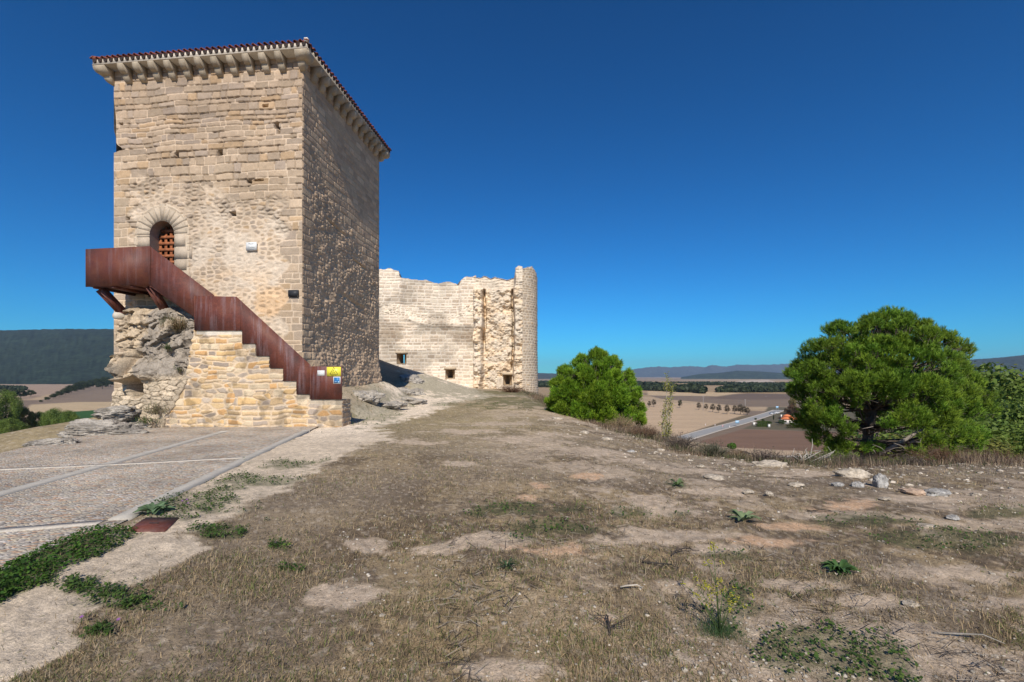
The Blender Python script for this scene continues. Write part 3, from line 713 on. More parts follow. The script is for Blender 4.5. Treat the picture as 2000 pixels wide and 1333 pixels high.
m.add([(hx0, hy0, ZT), (hx1, hy0, ZT), (hx1, hy1, ZT), (hx0, hy1, ZT), (hx0 + TD / 2 + OH, TD / 2, rz), (hx1 - TD / 2 - OH, TD / 2, rz)],
      [[0, 1, 5, 4], [2, 3, 4, 5], [0, 3, 2, 1]], [[1, 2, 5], [3, 0, 4]], c=(.20, .07, .045))
for cx, cy, ex in ((hx1, hy0, hx1 - TD / 2 - OH), (hx0, hy0, hx0 + TD / 2 + OH), (hx1, hy1, hx1 - TD / 2 - OH), (hx0, hy1, hx0 + TD / 2 + OH)):
    pts = [(cx + (ex - cx) * t, cy + (TD / 2 - cy) * t, ZT + .05 + (rz - ZT) * t) for t in np.linspace(0, 1, 12)]
    m.tube(pts, .085, 8, col=(.24, .085, .055))
m.build('roof', M_tile, keep)
m = MB(); m.box((OH - .02, -OH + .02, ZT + .06), (.13, .13, .13), col=(.6, .55, .5)); m.build('hip_end', M_stone, keep)

# ------------------------------------------------------------------ outside staircase
stair = empty('outside_staircase', (T0[0], T0[1], 0), TH, 'stepped stone base and rusty steel parapets climbing to the grilled door', 'staircase')
PB = -1.78                                             # plane of the lower parapet
tops = [(320, 405, 645), (405, 473, 645), (473, 500, 671), (500, 527, 695), (527, 553, 719), (553, 579, 744), (579, 605, 770), (605, 668, 781)]
SB = -1.74; a0 = TA(318, SB); prof = []
for x0, x1, y in tops:
    z = TP((x0 + x1) / 2, y, SB)[1]; prof += [(TA(x0, SB), z), (TA(x1, SB), z)]
aR = TA(668, SB)
def topz(a):
    r = np.full(a.shape, -9.)
    for i in range(0, len(prof), 2): r = np.where((a >= prof[i][0] - 1e-6) & (a <= prof[i + 1][0] + 1e-6), prof[i][1], r)
    return r
xs, zs, X, Z, h, c, k = masonry(aR - a0, -.6, 3.4, .02, 404, ch=(.12, .27), cw=(.25, .75), joint=.03, warp=.08, relief=.030, pal=PAL_WARM, mort=(.58, .45, .31),
                               rub=lambda X, Z: ss(fbm(X * .5, Z * .7, 6, 3), .42, .58) * .0 + (fbm(X * .6, Z * .6, 66, 3) > .5) * 1.0, rubcell=(.42, .17), rubjoint=.22, rubpal=PAL_WARM, x0=a0)
def leftedge(Z):
    q = [(318, 838), (322, 815), (345, 782), (362, 745), (368, 700), (376, 655), (379, 630)]; zz = [TP(a, b, SB)[1] for a, b in q]; aa = [TA(a, SB) for a, b in q]
    return np.interp(Z, zz, aa) + .16 * (fbm(Z * 4, Z * 0 + 2.5, 19, 3) - .5)
tz = topz(X)
cap = ss(Z, tz - .20, tz - .16) * (X > TA(473, SB)); c = c + (A(.36, .32, .26) * (.6 + .8 * fbm(X * 5, Z * 5, 2, 3))[..., None] - c) * (cap * .6)[..., None]
cap2 = ss(Z, tz - .17, tz - .15) * (X < TA(473, SB)) * (X > TA(384, SB)); c = c + (A(.62, .57, .48) - c) * (cap2 * .8)[..., None]; h = h * (1 - .7 * np.maximum(cap, cap2))
lich = ss(fbm(X * 3, Z * 3, 8, 4) + .25 * ss(X, aR - 1.6, aR), .56, .7); c = c * (1 - .35 * lich[..., None])
h = h * ss(aR - X, 0, .03)
relief_mesh('stone_base', lambda x, z, hh: P3(x, SB - hh, z), X, Z, h, c, (Z <= tz + .011) & (X > leftedge(Z)), M_stone, stair)
m = MB(); poly = [(TA(381, SB), -.6), (TA(381, SB), prof[0][1] - .004)] + [(a, z - .004) for a, z in prof[1:]] + [(aR - .004, -.6)]
m.prism(poly, SB + .015, SB + .60, col=(.42, .35, .27))
m.build('stone_core', M_stone, stair)
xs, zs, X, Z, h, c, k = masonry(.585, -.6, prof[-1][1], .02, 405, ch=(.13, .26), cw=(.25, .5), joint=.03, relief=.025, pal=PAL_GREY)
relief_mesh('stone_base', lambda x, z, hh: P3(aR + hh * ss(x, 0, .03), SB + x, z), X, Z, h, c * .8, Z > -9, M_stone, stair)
# stone steps behind the parapet wall
m = MB()
ns = 14; zl = TP(430, 648, SB)[1]; al = TA(462, SB); ar = TA(640, SB)
for i in range(ns):
    t = i / ns; m.box((ar + (al - ar) * (t + .5 / ns), (SB + .6) / 2, (zl - .6 - .0) / 1 * t * .5), (abs(al - ar) / ns, -(SB + .6) - .02, (zl - .6) * t + .5 + .012 * i), col=(.4, .34, .27))
m.box(((TA(378, SB) + al) / 2, (SB + .6) / 2, (zl - .7) / 2), (al - TA(378, SB) - .01, -(SB + .6) - .02, zl - .5), col=(.4, .34, .27))
m.build('steps', M_stone, stair)
def panel(name, pts, b, th=.012, seams=(), lab=None):
    m = MB(); poly = [TP(x, y, b) for x, y in pts]; m.prism(poly, b, b + th)
    o = m.build(name, M_rust2 if b > -9 and (abs(b - PB) < .02) else M_rust, stair)
    if lab: o['label'] = lab
    return o
panel('parapet_panel', [(380, 646), (380, 578), (462, 580), (606, 713), (606, 770.5), (579, 770.5), (579, 744.5), (553, 744.5), (553, 719.5), (527, 719.5), (527, 695.5), (500, 695.5), (500, 671.5), (473, 671.5), (473, 646)], PB, lab='lower rust panel stepping down over the masonry')
panel('parapet_panel', [(606.5, 780.5), (606.5, 716), (668, 716), (668, 780.5)], PB - .014, lab='end rust panel carrying the small signs')
UB = -1.62
panel('parapet_panel', [(292.3, 555), (292.3, 481), (418, 577), (418, 640), (380, 620.5)], UB, lab='upper rust panel sloping down from the landing')
panel('parapet_panel', [(167, 561), (167, 487), (292, 481), (292, 556)], UB - .012, lab='landing rust panel with orange drips')
m = MB()                                                # welded folds
for px, ya, yb, b in ((292.2, 481, 556, UB - .013), (380.6, 578, 645, PB - .001), (606.4, 716, 780, PB - .015)):
    a, z1 = TP(px, ya, b); z0 = TP(px, yb, b)[1]; m = MB(); m.box((a, b, (z0 + z1) / 2), (.03, .02, z1 - z0)); m.build('weld_seam', M_rust, stair)
for px in (470, 512, 541, 566, 590):                    # plate joints
    a, z0 = TP(px, 648 + max(0, (px - 473)) * .94, PB); z1 = TP(px, 580 + max(0, px - 462) * .93, PB)[1]; m.box((a, PB - .0015, (z0 + z1) / 2), (.008, .004, z1 - z0 - .04)) if False else None
    m = MB(); m.box((a, PB - .0015, (z0 + z1) / 2), (.010, .006, z1 - z0 - .04)); m.build('plate_joint', M_rust, stair)
aL, zd = TP(167, 561, UB); aM, zd2 = TP(292, 556, UB); zdk = (zd + zd2) / 2
m = MB(); m.box(((aL + aM + .3) / 2, UB / 2, zdk + .06), (aM + .3 - aL - .03, -UB - .03, .10)); m.box((aL + .006, UB / 2, zdk + .62), (.012, -UB - .04, 1.2))
for i in range(4): m.box((aL + .3 + i * (aM - aL - .3) / 3, UB / 2, zdk - .02), (.08, -UB - .06, .10))
m.build('landing_deck', M_rust, stair)
m = MB(); aE, zE = TP(380, 622, UB)                     # sloping flight underside with treads
for i in range(11):
    t = i / 11; m.box((aM + .15 + (aE - aM) * (t + .5 / 11), UB / 2, zdk + .05 + (zE - zdk + .1) * (t + .5 / 11)), ((aE - aM) / 11 + .01, -UB - .06, .03 + .0))
m.bar((aM + .1, UB + .05, zdk), (aE + .1, UB + .05, zE + .06), .02, .2); m.bar((aM + .1, -.12, zdk), (aE + .1, -.12, zE + .06), .02, .2)
m.build('steel_flight', M_rust, stair)
for (x1, y1, b1, x2, y2, b2) in ((197, 566, UB + .25, 240, 611, -.78), (294, 560, UB + .2, 326, 612, -.82)):
    m = MB(); p = TP(x1, y1, b1); q = TP(x2, y2, b2); pa = (p[0], b1, p[1]); pb = (q[0], b2, q[1])
    m.bar(pa, pb, .20, .03); d = Vector(pb) - Vector(pa)
    m.bar((p[0] - .07, b1, p[1]), (q[0] - .07, b2, q[1]), .03, .24); m.bar((p[0] + .07, b1, p[1]), (q[0] + .07, b2, q[1]), .03, .24)
    m.box((q[0], b2, q[1] - .02), (.34, .3, .03)); m.build('strut', M_rust, stair)
    m = MB(); m.tube([(q[0] + .02, b2 - .30, q[1] - .15), (q[0] + .02, b2 + .4, q[1] - .15)], .13, 14, col=(.55, .50, .42)); m.build('strut_footing', M_stone, stair)

# ------------------------------------------------------------------ writing and signs
def text(txt, size, loc, parent, m_, name='lettering', font_x=1.0):
    cu = bpy.data.curves.new(name, 'FONT'); cu.body = txt; cu.size = size; cu.align_x = 'CENTER'; cu.align_y = 'CENTER'; cu.extrude = .0008; cu.space_line = .95
    o = bpy.data.objects.new(name, cu); COL.objects.link(o)
    bpy.context.view_layer.update(); me = bpy.data.meshes.new_from_object(o.evaluated_get(bpy.context.evaluated_depsgraph_get())); bpy.data.objects.remove(o)
    me.materials.clear(); me.materials.append(m_); q = bpy.data.objects.new(name, me); COL.objects.link(q); q.parent = parent
    q.location = loc; q.rotation_euler = (R(90), 0, 0); q.scale = (font_x, 1, 1); return q
M_white = mat('sign_white', (.72, .72, .70), rough=.4, spec=.4); M_yel = mat('sign_yellow', (.80, .72, .07), rough=.4, spec=.4)
M_black = mat('sign_black', (.02, .02, .022), rough=.4, spec=.4); M_blue = mat('sign_blue', (.03, .17, .42), rough=.4, spec=.4)
M_ink = mat('ink_grey', (.10, .13, .16)); M_sky = mat('pale_blue', (.30, .52, .72), rough=.4); M_char = mat('plaque_charcoal', (.035, .036, .04), rough=.5)
M_red = mat('sign_red', (.5, .03, .03), rough=.5)
def board(name, px0, py0, px1, py1, b, m_, label, cat, th=.014):
    a0_, z1 = TP(px0, py0, b); a1_, z0 = TP(px1, py1, b); cx, cz = (a0_ + a1_) / 2, (z0 + z1) / 2
    X_, Y_ = tw(cx, b); e = empty(name, (X_, Y_, cz), TH, label, cat); m = MB(); m.box((0, 0, 0), (a1_ - a0_, th, z1 - z0)); m.build('board', m_, e)
    return e, a1_ - a0_, z1 - z0, -th / 2 - .0012
e, W_, H_, yy = board('wall_plaque', 481, 474, 501.5, 489.5, -.06, M_white, 'white lettered plaque high on the front wall of the keep', 'plaque', .03)
text('Museo', .085, (0, yy, H_ * .30), e, M_ink); text('y', .06, (0, yy, H_ * .08), e, M_ink); text('Castillo', .085, (0, yy, -H_ * .14), e, M_ink); text('Ayuntamiento', .035, (0, yy, -H_ * .36), e, M_ink)
e, W_, H_, yy = board('wall_plaque', 563, 567, 583, 580, -.06, M_char, 'dark blank plaque low on the quoins of the keep', 'plaque', .03)
for q in ((-1, -1), (1, -1), (1, 1), (-1, 1)): m = MB(); m.tube([(q[0] * W_ * .45, -.016, q[1] * H_ * .42), (q[0] * W_ * .45, -.022, q[1] * H_ * .42)], .008, 8); m.build('screw', M_conc, e)
SG = PB - .014 - .008
e, W_, H_, yy = board('warning_sign', 638.3, 717.2, 665.7, 735.3, SG, M_yel, 'yellow warning sign with a black triangle on the rusty end panel', 'sign', .006)
def tri(r, cz): return [(r * math.sin(t), cz + r * math.cos(t)) for t in (0, 2 * math.pi / 3, 4 * math.pi / 3)]
m = MB(); To = tri(.165, -.01); Ti = tri(.140, -.01)
for i in range(3):
    j = (i + 1) % 3; m.prism([To[i], To[j], Ti[j], Ti[i]], yy - .001, yy + .001)
m.tube([(-.01, yy, .045), (-.01, yy - .002, .045)], .017, 10)
for p, q, w_ in (((-.03, .02), (.035, -.015), .03), ((.03, -.01), (.075, .02), .014), ((-.025, .015), (-.075, -.01), .014), ((.02, -.02), (.05, -.06), .015), ((-.01, 0), (-.06, -.055), .015), ((-.02, -.06), (.02, -.07), .012)):
    m.bar((p[0], yy, p[1] - .01), (q[0], yy, q[1] - .01), w_, .002)
m.build('pictogram', M_black, e); text('¡ATENCIÓN!', .035, (0, yy, -H_ * .42), e, M_black)
e, W_, H_, yy = board('notice_sign', 620, 724, 634, 734.3, SG, M_white, 'small white notice left of the yellow sign on the steel panel', 'sign', .005)
text('HORARIO', .04, (0, yy, H_ * .2), e, M_ink); text('sábados y domingos', .018, (0, yy, -H_ * .12), e, M_sky)
e, W_, H_, yy = board('information_sign', 651, 736.2, 665, 750, SG, M_white, 'small white edged blue sign right under the yellow warning sign', 'sign', .005)
m = MB(); m.box((0, yy, 0), (W_ * .8, .002, H_ * .8)); m.build('blue_field', M_blue, e)
m = MB(); m.box((W_ * .25, yy - .0015, -H_ * .25), (.05, .002, .05)); m.build('pale_mark', M_sky, e); m = MB(); m.box((-.04, yy - .0015, -H_ * .2), (.07, .002, .02)); m.build('pale_mark', M_sky, e)

# ------------------------------------------------------------------ rocks
def ico(sub):
    bm = bmesh.new(); bmesh.ops.create_icosphere(bm, subdivisions=sub, radius=1)
    V = np.array([v.co[:] for v in bm.verts]); Fc = np.array([[v.index for v in f.verts] for f in bm.faces]); bm.free(); return V, Fc
ICO = {k: ico(k) for k in (3, 4, 5, 6)}
def rock_shape(seed, size, sub=5, strata=0., facet=.55, nz=.35, flat=0.):
    V, Fc = ICO[sub]; r = np.random.default_rng(seed); V = V.copy(); d = V / np.linalg.norm(V, axis=1)[:, None]
    # cut by random planes for facets
    rad = np.ones(len(V))
    for i in range(9):
        n = r.normal(size=3); n /= np.linalg.norm(n); c = r.uniform(.55, .9); k = d @ n
        rad = np.minimum(rad, np.where(k > .05, c / np.maximum(k, .05), 9) * facet + (1 - facet) * rad)
    n1 = fbm3(d * 2.2 + seed * 3.1, seed, 4) - .5; n2 = fbm3(d * 8 + seed, seed + 5, 4) - .5; n3 = fbm3(d * 22 + seed, seed + 8, 2) - .5
    P = d * (rad * (1 + nz * n1 * 2 + nz * .45 * n2 + nz * .15 * n3))[:, None]
    if strata: zz = P[:, 2] * 6 + 2 * n1; P[:, :2] *= (1 + strata * (np.abs((zz % 1) - .5) - .25))[:, None]
    P *= np.array(size)
    c = fbm3(d * 3 + 9, seed + 2, 4)[:, None]
    return P, Fc, c
def rockcol(c, a, b, dirt=None, P=None):
    col = np.array(a) + (np.array(b) - np.array(a)) * ss(c, .35, .65)
    return col
def rock(name, loc, size, seed, label, cat='rock', ca=(.50, .46, .40), cb=(.28, .255, .22), rz=0, group=None, **kw):
    P, Fc, c = rock_shape(seed, size, **kw); ca_, sa = math.cos(rz), math.sin(rz)
    P = np.stack([P[:, 0] * ca_ - P[:, 1] * sa, P[:, 0] * sa + P[:, 1] * ca_, P[:, 2]], 1)
    o = npmesh(name, P, [Fc], M_rock, None, rockcol(c, ca, cb), smooth=True); o.location = loc
    return tag(o, label, cat, group)

def outcrop():
    zt = 4.05; n, mz = 300, 260; z = np.linspace(-.45, zt, mz)
    sil = [(206, 830), (212, 812), (221, 798), (221, 762), (238, 752), (229, 738), (212, 722), (205, 708), (206, 698), (216, 690), (219, 672), (223, 645), (229, 624), (232, 606)]
    bf = lambda y: -1.0 if y < 685 else (-1.75 if y < 742 else -1.25)
    sil = sorted(sil, key=lambda q: TP(q[0], q[1], bf(q[1]))[1]); sz = [TP(x, y, bf(y))[1] for x, y in sil]; sa = [TP(x, y, bf(y))[0] for x, y in sil]
    aL = np.interp(z, sz, sa); aRt = TA(412, SB)
    s = np.linspace(0, 1, n); Z, Sg = np.meshgrid(z, s, indexing='ij'); Aa = aL[:, None] + (aRt - aL[:, None]) * Sg
    dl = Aa - aL[:, None]
    # base overall projection
    zf = lambda y: TP(300, y, -1.3)[1]; xf = lambda x: TA(x, -1.3)
    base = np.interp(z, [-.45, .3, zf(790), zf(740), zf(700), zf(660), zf(630), zf(612), zt], [-1.95, -1.85, -1.78, -1.70, -1.22, -1.22, -1.08, -.9, -.5])[:, None] * np.ones_like(Aa)
    # big facets
    f1, f2, cid, qx, qy = voro(Aa / 1.25 + .3 * Z + 1.3 * (fbm(Aa * .9, Z * .9, 31, 4) - .5), Z / .85 - .35 * Aa + 1.3 * (fbm(Aa * .9, Z * .9, 32, 4) - .5), 39)
    lx = Aa / 1.25 + .3 * Z - qx; lz = Z / .85 - .35 * Aa - qy; t1 = (cid * 71.3) % 1 - .5; t2 = (cid * 37.7) % 1 - .5
    fac = -.34 * ((cid * 17.7) % 1) + .75 * t1 * lx + .80 * t2 * lz; crack = (1 - ss(f2 - f1, .0, .07)) * ss(fbm(Aa * 1.1, Z * 1.1, 48, 2), .42, .6)
    up = ss(Z, zf(748), zf(728))
    up = np.where(dl < .75, ss(Z, zf(752), zf(742)), up)
    e1, e2, eid, ex, ey = voro(Aa / .42 + .5 * Z + .8 * (fbm(Aa * 2, Z * 2, 49, 3) - .5), Z / .34 - .4 * Aa + .8 * (fbm(Aa * 2, Z * 2, 50, 3) - .5), 52)
    fac = fac + .30 * (((eid * 53.1) % 1) - .5) * (Aa / .42 + .5 * Z - ex) + .34 * (((eid * 19.9) % 1) - .5) * (Z / .34 - .4 * Aa - ey) - .10 * ((eid * 7.7) % 1)
    crack = np.maximum(crack, (1 - ss(e2 - e1, .0, .05)) * .5)
    b = base + up * (fac + .10 * crack)
    # rubble below
    g1, g2, gid, _, _ = voro(Aa / .34 + .6 * (fbm(Aa * 3, Z * 3, 46, 3) - .5), Z / .16 + .8 * (fbm(Aa * 3, Z * 3, 47, 3) - .5), 38); kb = ss(g2 - g1, .04, .2)
    b = b - (1 - up) * (.05 * kb * (.2 + (gid * 13.7) % 1)) + (1 - up) * .22 * (fbm(Aa * 1.1, Z * 1.3, 33, 4) - .5)
    # boulder thrown out on the left, sharp undercut
    bx = (Aa - xf(243)) / .62; bz = Z - zf(720); bo = np.sqrt(np.clip(1 - bx ** 2, 0, 1)) * ss(bz, -.52, -.36) * (1 - ss(bz, .42, .62))
    b = b - .72 * bo
    # recess below the boulder and the hollow
    hx = (Aa - xf(289)) / .34; hz = (Z - zf(757) - .35 * (Aa - xf(289)) * -1) / .42
    hol = 1 - ss(np.hypot(hx, hz) + .9 * (fbm(Aa * 2.5, Z * 2.5, 39, 3) - .5), .7, 1.0); b = b + 1.0 * hol
    hx = (Aa - xf(241)) / .40; hz = (Z - zf(752)) / .22; b = b + .2 * np.exp(-hx ** 2 - hz ** 2)
    b = b + .20 * (fbm(Aa * 1.6, Z * 1.6, 34, 5) - .5) + .13 * (fbm(Aa * 6.5 + Z, Z * 6.5, 35, 5) - .5) - .10 * (1 - ss(np.abs(fbm(Aa * 1.3 + .4 * Z, Z * 1.5, 36, 4) - .5), 0, .035)) * up
    b = b * np.sqrt(np.clip(dl / .5, 0, 1)) ** .8
    lfz = leftedge(Z); rt = ss(Aa, lfz - .25, lfz + .05); b = b * (1 - rt) + np.minimum(np.maximum(b, SB - .06), SB + .02) * rt; rt2 = ss(Aa, lfz + .05, lfz + .15); b = b * (1 - rt2) + (SB + .14) * rt2
    X = Aa; Y = b
    g = fbm(Aa * 1.2, Z * 1.2, 44, 4)[..., None]; g2_ = fbm(Aa * 7, Z * 7, 45, 4)[..., None]
    cream = A(.48, .38, .265); grey = A(.31, .265, .215); dark = A(.17, .15, .125)
    rgt = ss(Aa, xf(262), xf(300))[..., None]
    c = cream + (grey - cream) * ss(g * .8 + .32 * rgt, .54, .80) * up[..., None]
    c = c * (.8 + .4 * g2_)
    sh = (((gid * 5.3) % 1) * .35 + .8)[..., None]; rb = A(.54, .44, .32) * sh * (.55 + .45 * kb[..., None])
    c = c * up[..., None] + rb * (1 - up[..., None])
    c = c + (dark - c) * np.clip(crack * up * .7, 0, 1)[..., None]
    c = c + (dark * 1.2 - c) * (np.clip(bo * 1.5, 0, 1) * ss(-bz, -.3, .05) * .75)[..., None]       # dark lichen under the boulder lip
    V = P3(X, Y, Z).reshape(-1, 3); C = c.reshape(-1, 3)
    # close the top back to the wall and the left edge
    i = np.arange(mz - 1)[:, None] * n; j = np.arange(n - 1)[None]
    Q = np.stack([i + j, i + j + 1, i + n + j + 1, i + n + j], -1).reshape(-1, 4)
    top = V[(mz - 1) * n:].copy(); nb = len(V); rows = []
    for k in range(1, 9):
        t = k / 8; q = top.copy(); q[:, 1] = q[:, 1] * (1 - t) + .1 * t; q[:, 2] += .10 * (fbm(q[:, 0] * 3, q[:, 1] * 3, 71, 3) - .3) * (1 - t * .3) + .12 * t; rows.append(q)
    V = np.vstack([V] + rows); C = np.vstack([C] + [C[(mz - 1) * n:mz * n]] * 8)
    for k in range(8):
        p0 = (mz - 1) * n if k == 0 else nb + (k - 1) * n; p1 = nb + k * n; jj = np.arange(n - 1)
        Q = np.vstack([Q, np.stack([p0 + jj, p0 + jj + 1, p1 + jj + 1, p1 + jj], 1)])
    nb = len(V); L = P3(aL, np.full(mz, 2.2), z); V = np.vstack([V, L]); C = np.vstack([C, np.tile(cream * .8, (mz, 1))]); ii = np.arange(mz - 1)
    Q = np.vstack([Q, np.stack([ii * n, nb + ii, nb + ii + 1, (ii + 1) * n], 1)])
    o = npmesh('rock_outcrop', V, [Q], M_rock, None, C, smooth=True); o.location = (T0[0], T0[1], 0); o.rotation_euler = (0, 0, TH)
    tag(o, 'rugged cream and grey crag carrying the left foot of the keep, with a dark hollow', 'rock')
outcrop()
GY, GD = (.40, .36, .31), (.23, .205, .175)
def onG(px, py, z=None, dz=0):
    x, y = G(px, py, 0)
    for _ in range(4):
        zz = float(Hs(np.array([x]), np.array([y]))[0]); x, y = G(px, py, zz)
    return (x, y, zz + dz)
for i, (px, py, sx, sy, sz, dz, lab) in enumerate([
    (180, 852, 1.15, .55, .42, .05, 'long weathered grey ledge, leftmost of the rock shelf at the foot of the crag'),
    (245, 838, 1.0, .6, .30, .08, 'grey bedded slab under the crag where the cobbles end'),
    (300, 832, .8, .5, .25, .1, 'low grey slab against the warm stone stair base'),
    (215, 822, .8, .5, .30, .15, 'upper grey slab of the rock shelf beside the green field'),
    (80, 872, .75, .35, .16, 0, 'flat pale slab at the left margin of the cobbles'),
    (262, 816, .8, .5, .26, .22, 'broken grey block below the dark hollow of the crag'),
]):
    p = onG(px, py); rock('rock_ledge', (p[0], p[1] + .35, p[2] + dz), (sx, sy, sz), 300 + i, lab, ca=GY, cb=GD, sub=6, strata=.22, facet=.7, nz=.4, rz=.15)
for i, (px, py, D, sx, sy, sz, lab) in enumerate([
    (712, 772, 19.8, .75, .6, .36, 'grey bedrock hump with a dark cleft beside the staircase end'),
    (756, 778, 20.8, .8, .55, .26, 'long grey bedrock ledge above the pale path'),
    (800, 768, 23.5, .85, .6, .26, 'low bedrock hump where the path meets the shadow of the keep'),
    (790, 742, 27.5, 1.1, .7, .55, 'rock knob inside the shadow of the keep'),
    (803, 717, 31.0, .8, .7, .5, 'pale broken rock high on the mound before the ruined wall'),
]):
    x = (px - CX) / F * D; z = CZ + (HY - py) / F * D; h0 = float(Hs(np.array([x]), np.array([D]))[0])
    rock('bedrock_hump', (x, D, h0 - sz * .15), (sx, sy, sz), 340 + i, lab, ca=(.40, .36, .31), cb=(.24, .215, .185), sub=6, strata=.0, facet=.85, nz=.5, rz=.2)
STN = [(1500, 912, 34, 12, 'broad flat pale outcrop at the crest, left of the dead branches'), (1665, 930, 30, 13, 'white ragged boulder at the foot of the large pine'), (1637, 948, 13, 6, 'small white stone left of the grey wedge stone'),
       (1676, 950, 13, 10, 'grey squarish stone below the large pine'), (1722, 950, 17, 20, 'upright wedge shaped grey stone in front of the large pine'), (1783, 962, 22, 8, 'flat pinkish slab right of the wedge stone'),
       (1827, 965, 26, 11, 'grey and white lumpy stone on the right of the crest'), (1502, 966, 9, 7, 'rounded white stone on the bare earth'), (1462, 962, 12, 5, 'small flat stone left of the rounded white stone'),
       (1392, 934, 20, 7, 'thin pale slab lying along the bare strip'), (1862, 1012, 15, 5, 'grey stone half sunk in green weeds'), (1810, 1028, 17, 5, 'long white stone lying in green weeds'),
       (1905, 968, 9, 6, 'small stone at the right end of the crest'), (1370, 912, 9, 4, 'small white stone at the crest behind the bare strip'), (1142, 846, 12, 5, 'white stone at the crest near the small pine'),
       (1290, 880, 8, 4, 'white stone by the crest below the slender poplar'), (1090, 820, 12, 6, 'pale stone below the ruined round tower'), (1348, 1240, 9, 6, 'rounded tan pebble beside the yellow flowering plant'),
       (506, 1240, 6, 4, 'small white pebble in the lower left grass'), (1944, 1284, 9, 5, 'small white stone at the lower right corner'), (1583, 1120, 5, 4, 'white pebble left of the low green rosette'),
       (978, 1112, 5, 3, 'white pebble beside a little thistle'), (1780, 1180, 16, 5, 'flat chalky stone right of the low green rosette'), (1590, 1262, 7, 4, 'orange pebble in the green patch at the lower right'), (1230, 884, 10, 5, 'grey stone among crest grass right of the small pine'),
       (1186, 858, 14, 4, 'pair of fused white stones under the small pine'), (1730, 975, 12, 4, 'low white chip under the wedge stone'), (1555, 948, 15, 5, 'pale crumbly slab in front of the flat outcrop'), (700, 1290, 5, 3, 'reddish pebble near the bottom edge'), (1490, 1296, 11, 5, 'pale grey stone near the bottom edge right of centre')]
for i, (px, py, wx, hy, lab) in enumerate(STN):
    p = onG(px, py); D = p[1]; sx = wx / F * D; sz = hy / F * D
    cc = ((.50, .43, .34), (.33, .28, .22)) if 'grey' not in lab else ((.42, .40, .37), (.26, .245, .225))
    if 'pink' in lab or 'tan' in lab or 'orange' in lab or 'reddish' in lab: cc = ((.50, .36, .26), (.40, .29, .21))
    rock('stone', (p[0], p[1], p[2] + sz * .12), (sx, sx * rg.uniform(.6, .9), sz * (1.15 if hy > 12 else .9)), 400 + i, lab, 'stone', ca=cc[0], cb=cc[1], sub=5 if wx > 10 else 4, rz=rg.uniform(-.4, .4), facet=.75, nz=.35)
# loose limestone rubble scattered over the hilltop, uncountable
def rubble_bits():
    V0, F0 = ico(1); V = []; Fs = []; C = []; n = 0; r = np.random.default_rng(5); k = 0
    while k < 1100:
        px = r.uniform(650, 2150); py = r.uniform(830, 1340); x, y = G(px, py)
        xa, ya = np.array([x]), np.array([y]); b, o, g, p = masks(xa, ya) if False else (0, 0, 0, 0)
        d = fbm(xa * .5, ya * .5, 42, 4)[0] + .5 * fbm(xa * 2.3, ya * 2.3, 41, 3)[0]
        if d < r.uniform(.68, .95): continue
        s = abs(r.normal(0, .005)) + .0025 + .0007 * y; P = V0 * (1 + .5 * (r.random((len(V0), 1)) - .5)) * s * np.array([1.3, 1, .6]); a = r.uniform(0, 6)
        P = np.stack([P[:, 0] * math.cos(a) - P[:, 1] * math.sin(a), P[:, 0] * math.sin(a) + P[:, 1] * math.cos(a), P[:, 2]], 1)
        V.append(P + [x, y, 0]); Fs.append(F0 + n); n += len(V0); C.append(np.tile(A(.52, .46, .38) * r.uniform(.6, 1.15), (len(V0), 1))); k += 1
    k = 0
    while k < 420:
        px = r.uniform(1020, 2150); py = r.uniform(815, 1000); x, y = G(px, py, -.3); d = float(polysd(np.array([x]), np.array([y]), PLAT)[0])
        if d > .3 or d < -4.5 * r.random(): continue
        s = .012 + .0016 * y * r.random() + .03 * r.random() ** 4; P = V0 * (1 + .6 * (r.random((len(V0), 1)) - .5)) * s * np.array([1.4, 1, .6]); a = r.uniform(0, 6)
        P = np.stack([P[:, 0] * math.cos(a) - P[:, 1] * math.sin(a), P[:, 0] * math.sin(a) + P[:, 1] * math.cos(a), P[:, 2]], 1)
        V.append(P + [x, y, 0]); Fs.append(F0 + n); n += len(V0); C.append(np.tile(A(.56, .49, .40) * r.uniform(.6, 1.1), (len(V0), 1))); k += 1
    V = np.concatenate(V); cx = V.reshape(-1, len(V0), 3).mean(1); hz = H(cx[:, 0], cx[:, 1]); V[:, 2] += np.repeat(hz + .004, len(V0))
    tag(npmesh('pebbles', V, [np.concatenate(Fs)], M_rock, None, np.concatenate(C)), kind='stuff')
rubble_bits()

# ------------------------------------------------------------------ paving
def paving():
    n, m_ = 120, 160
    u = np.linspace(-13, 0, n); v = np.linspace(-20, 3.0, m_)       # u from the kerb leftwards, v along the kerb
    U, W = np.meshgrid(u, v); X = K0[0] + U * KN[0] + W * KD[0]; Y = K0[1] + U * KN[1] + W * KD[1]; Z = Hs(X, Y) + .012
    lft = np.interp(Y, [-10, 2, 5, 10.2, 14.7, 20], [-11, -11.2, -12.2, -11.45, -13.2, -15.6]); X2 = np.maximum(X, lft - .0)
    keep_ = (X > lft - .25)
    V = P3(np.where(keep_, np.maximum(X, lft), X), Y, Z).reshape(-1, 3); i = np.arange(m_ - 1)[:, None] * n; j = np.arange(n - 1)[None]
    Q = np.stack([i + j, i + j + 1, i + n + j + 1, i + n + j], -1).reshape(-1, 4); Q = Q[keep_.ravel()[Q].all(1)]
    tag(npmesh('cobbled_paving', V, [Q], M_cobble, None, None, smooth=True), kind='structure')
paving()
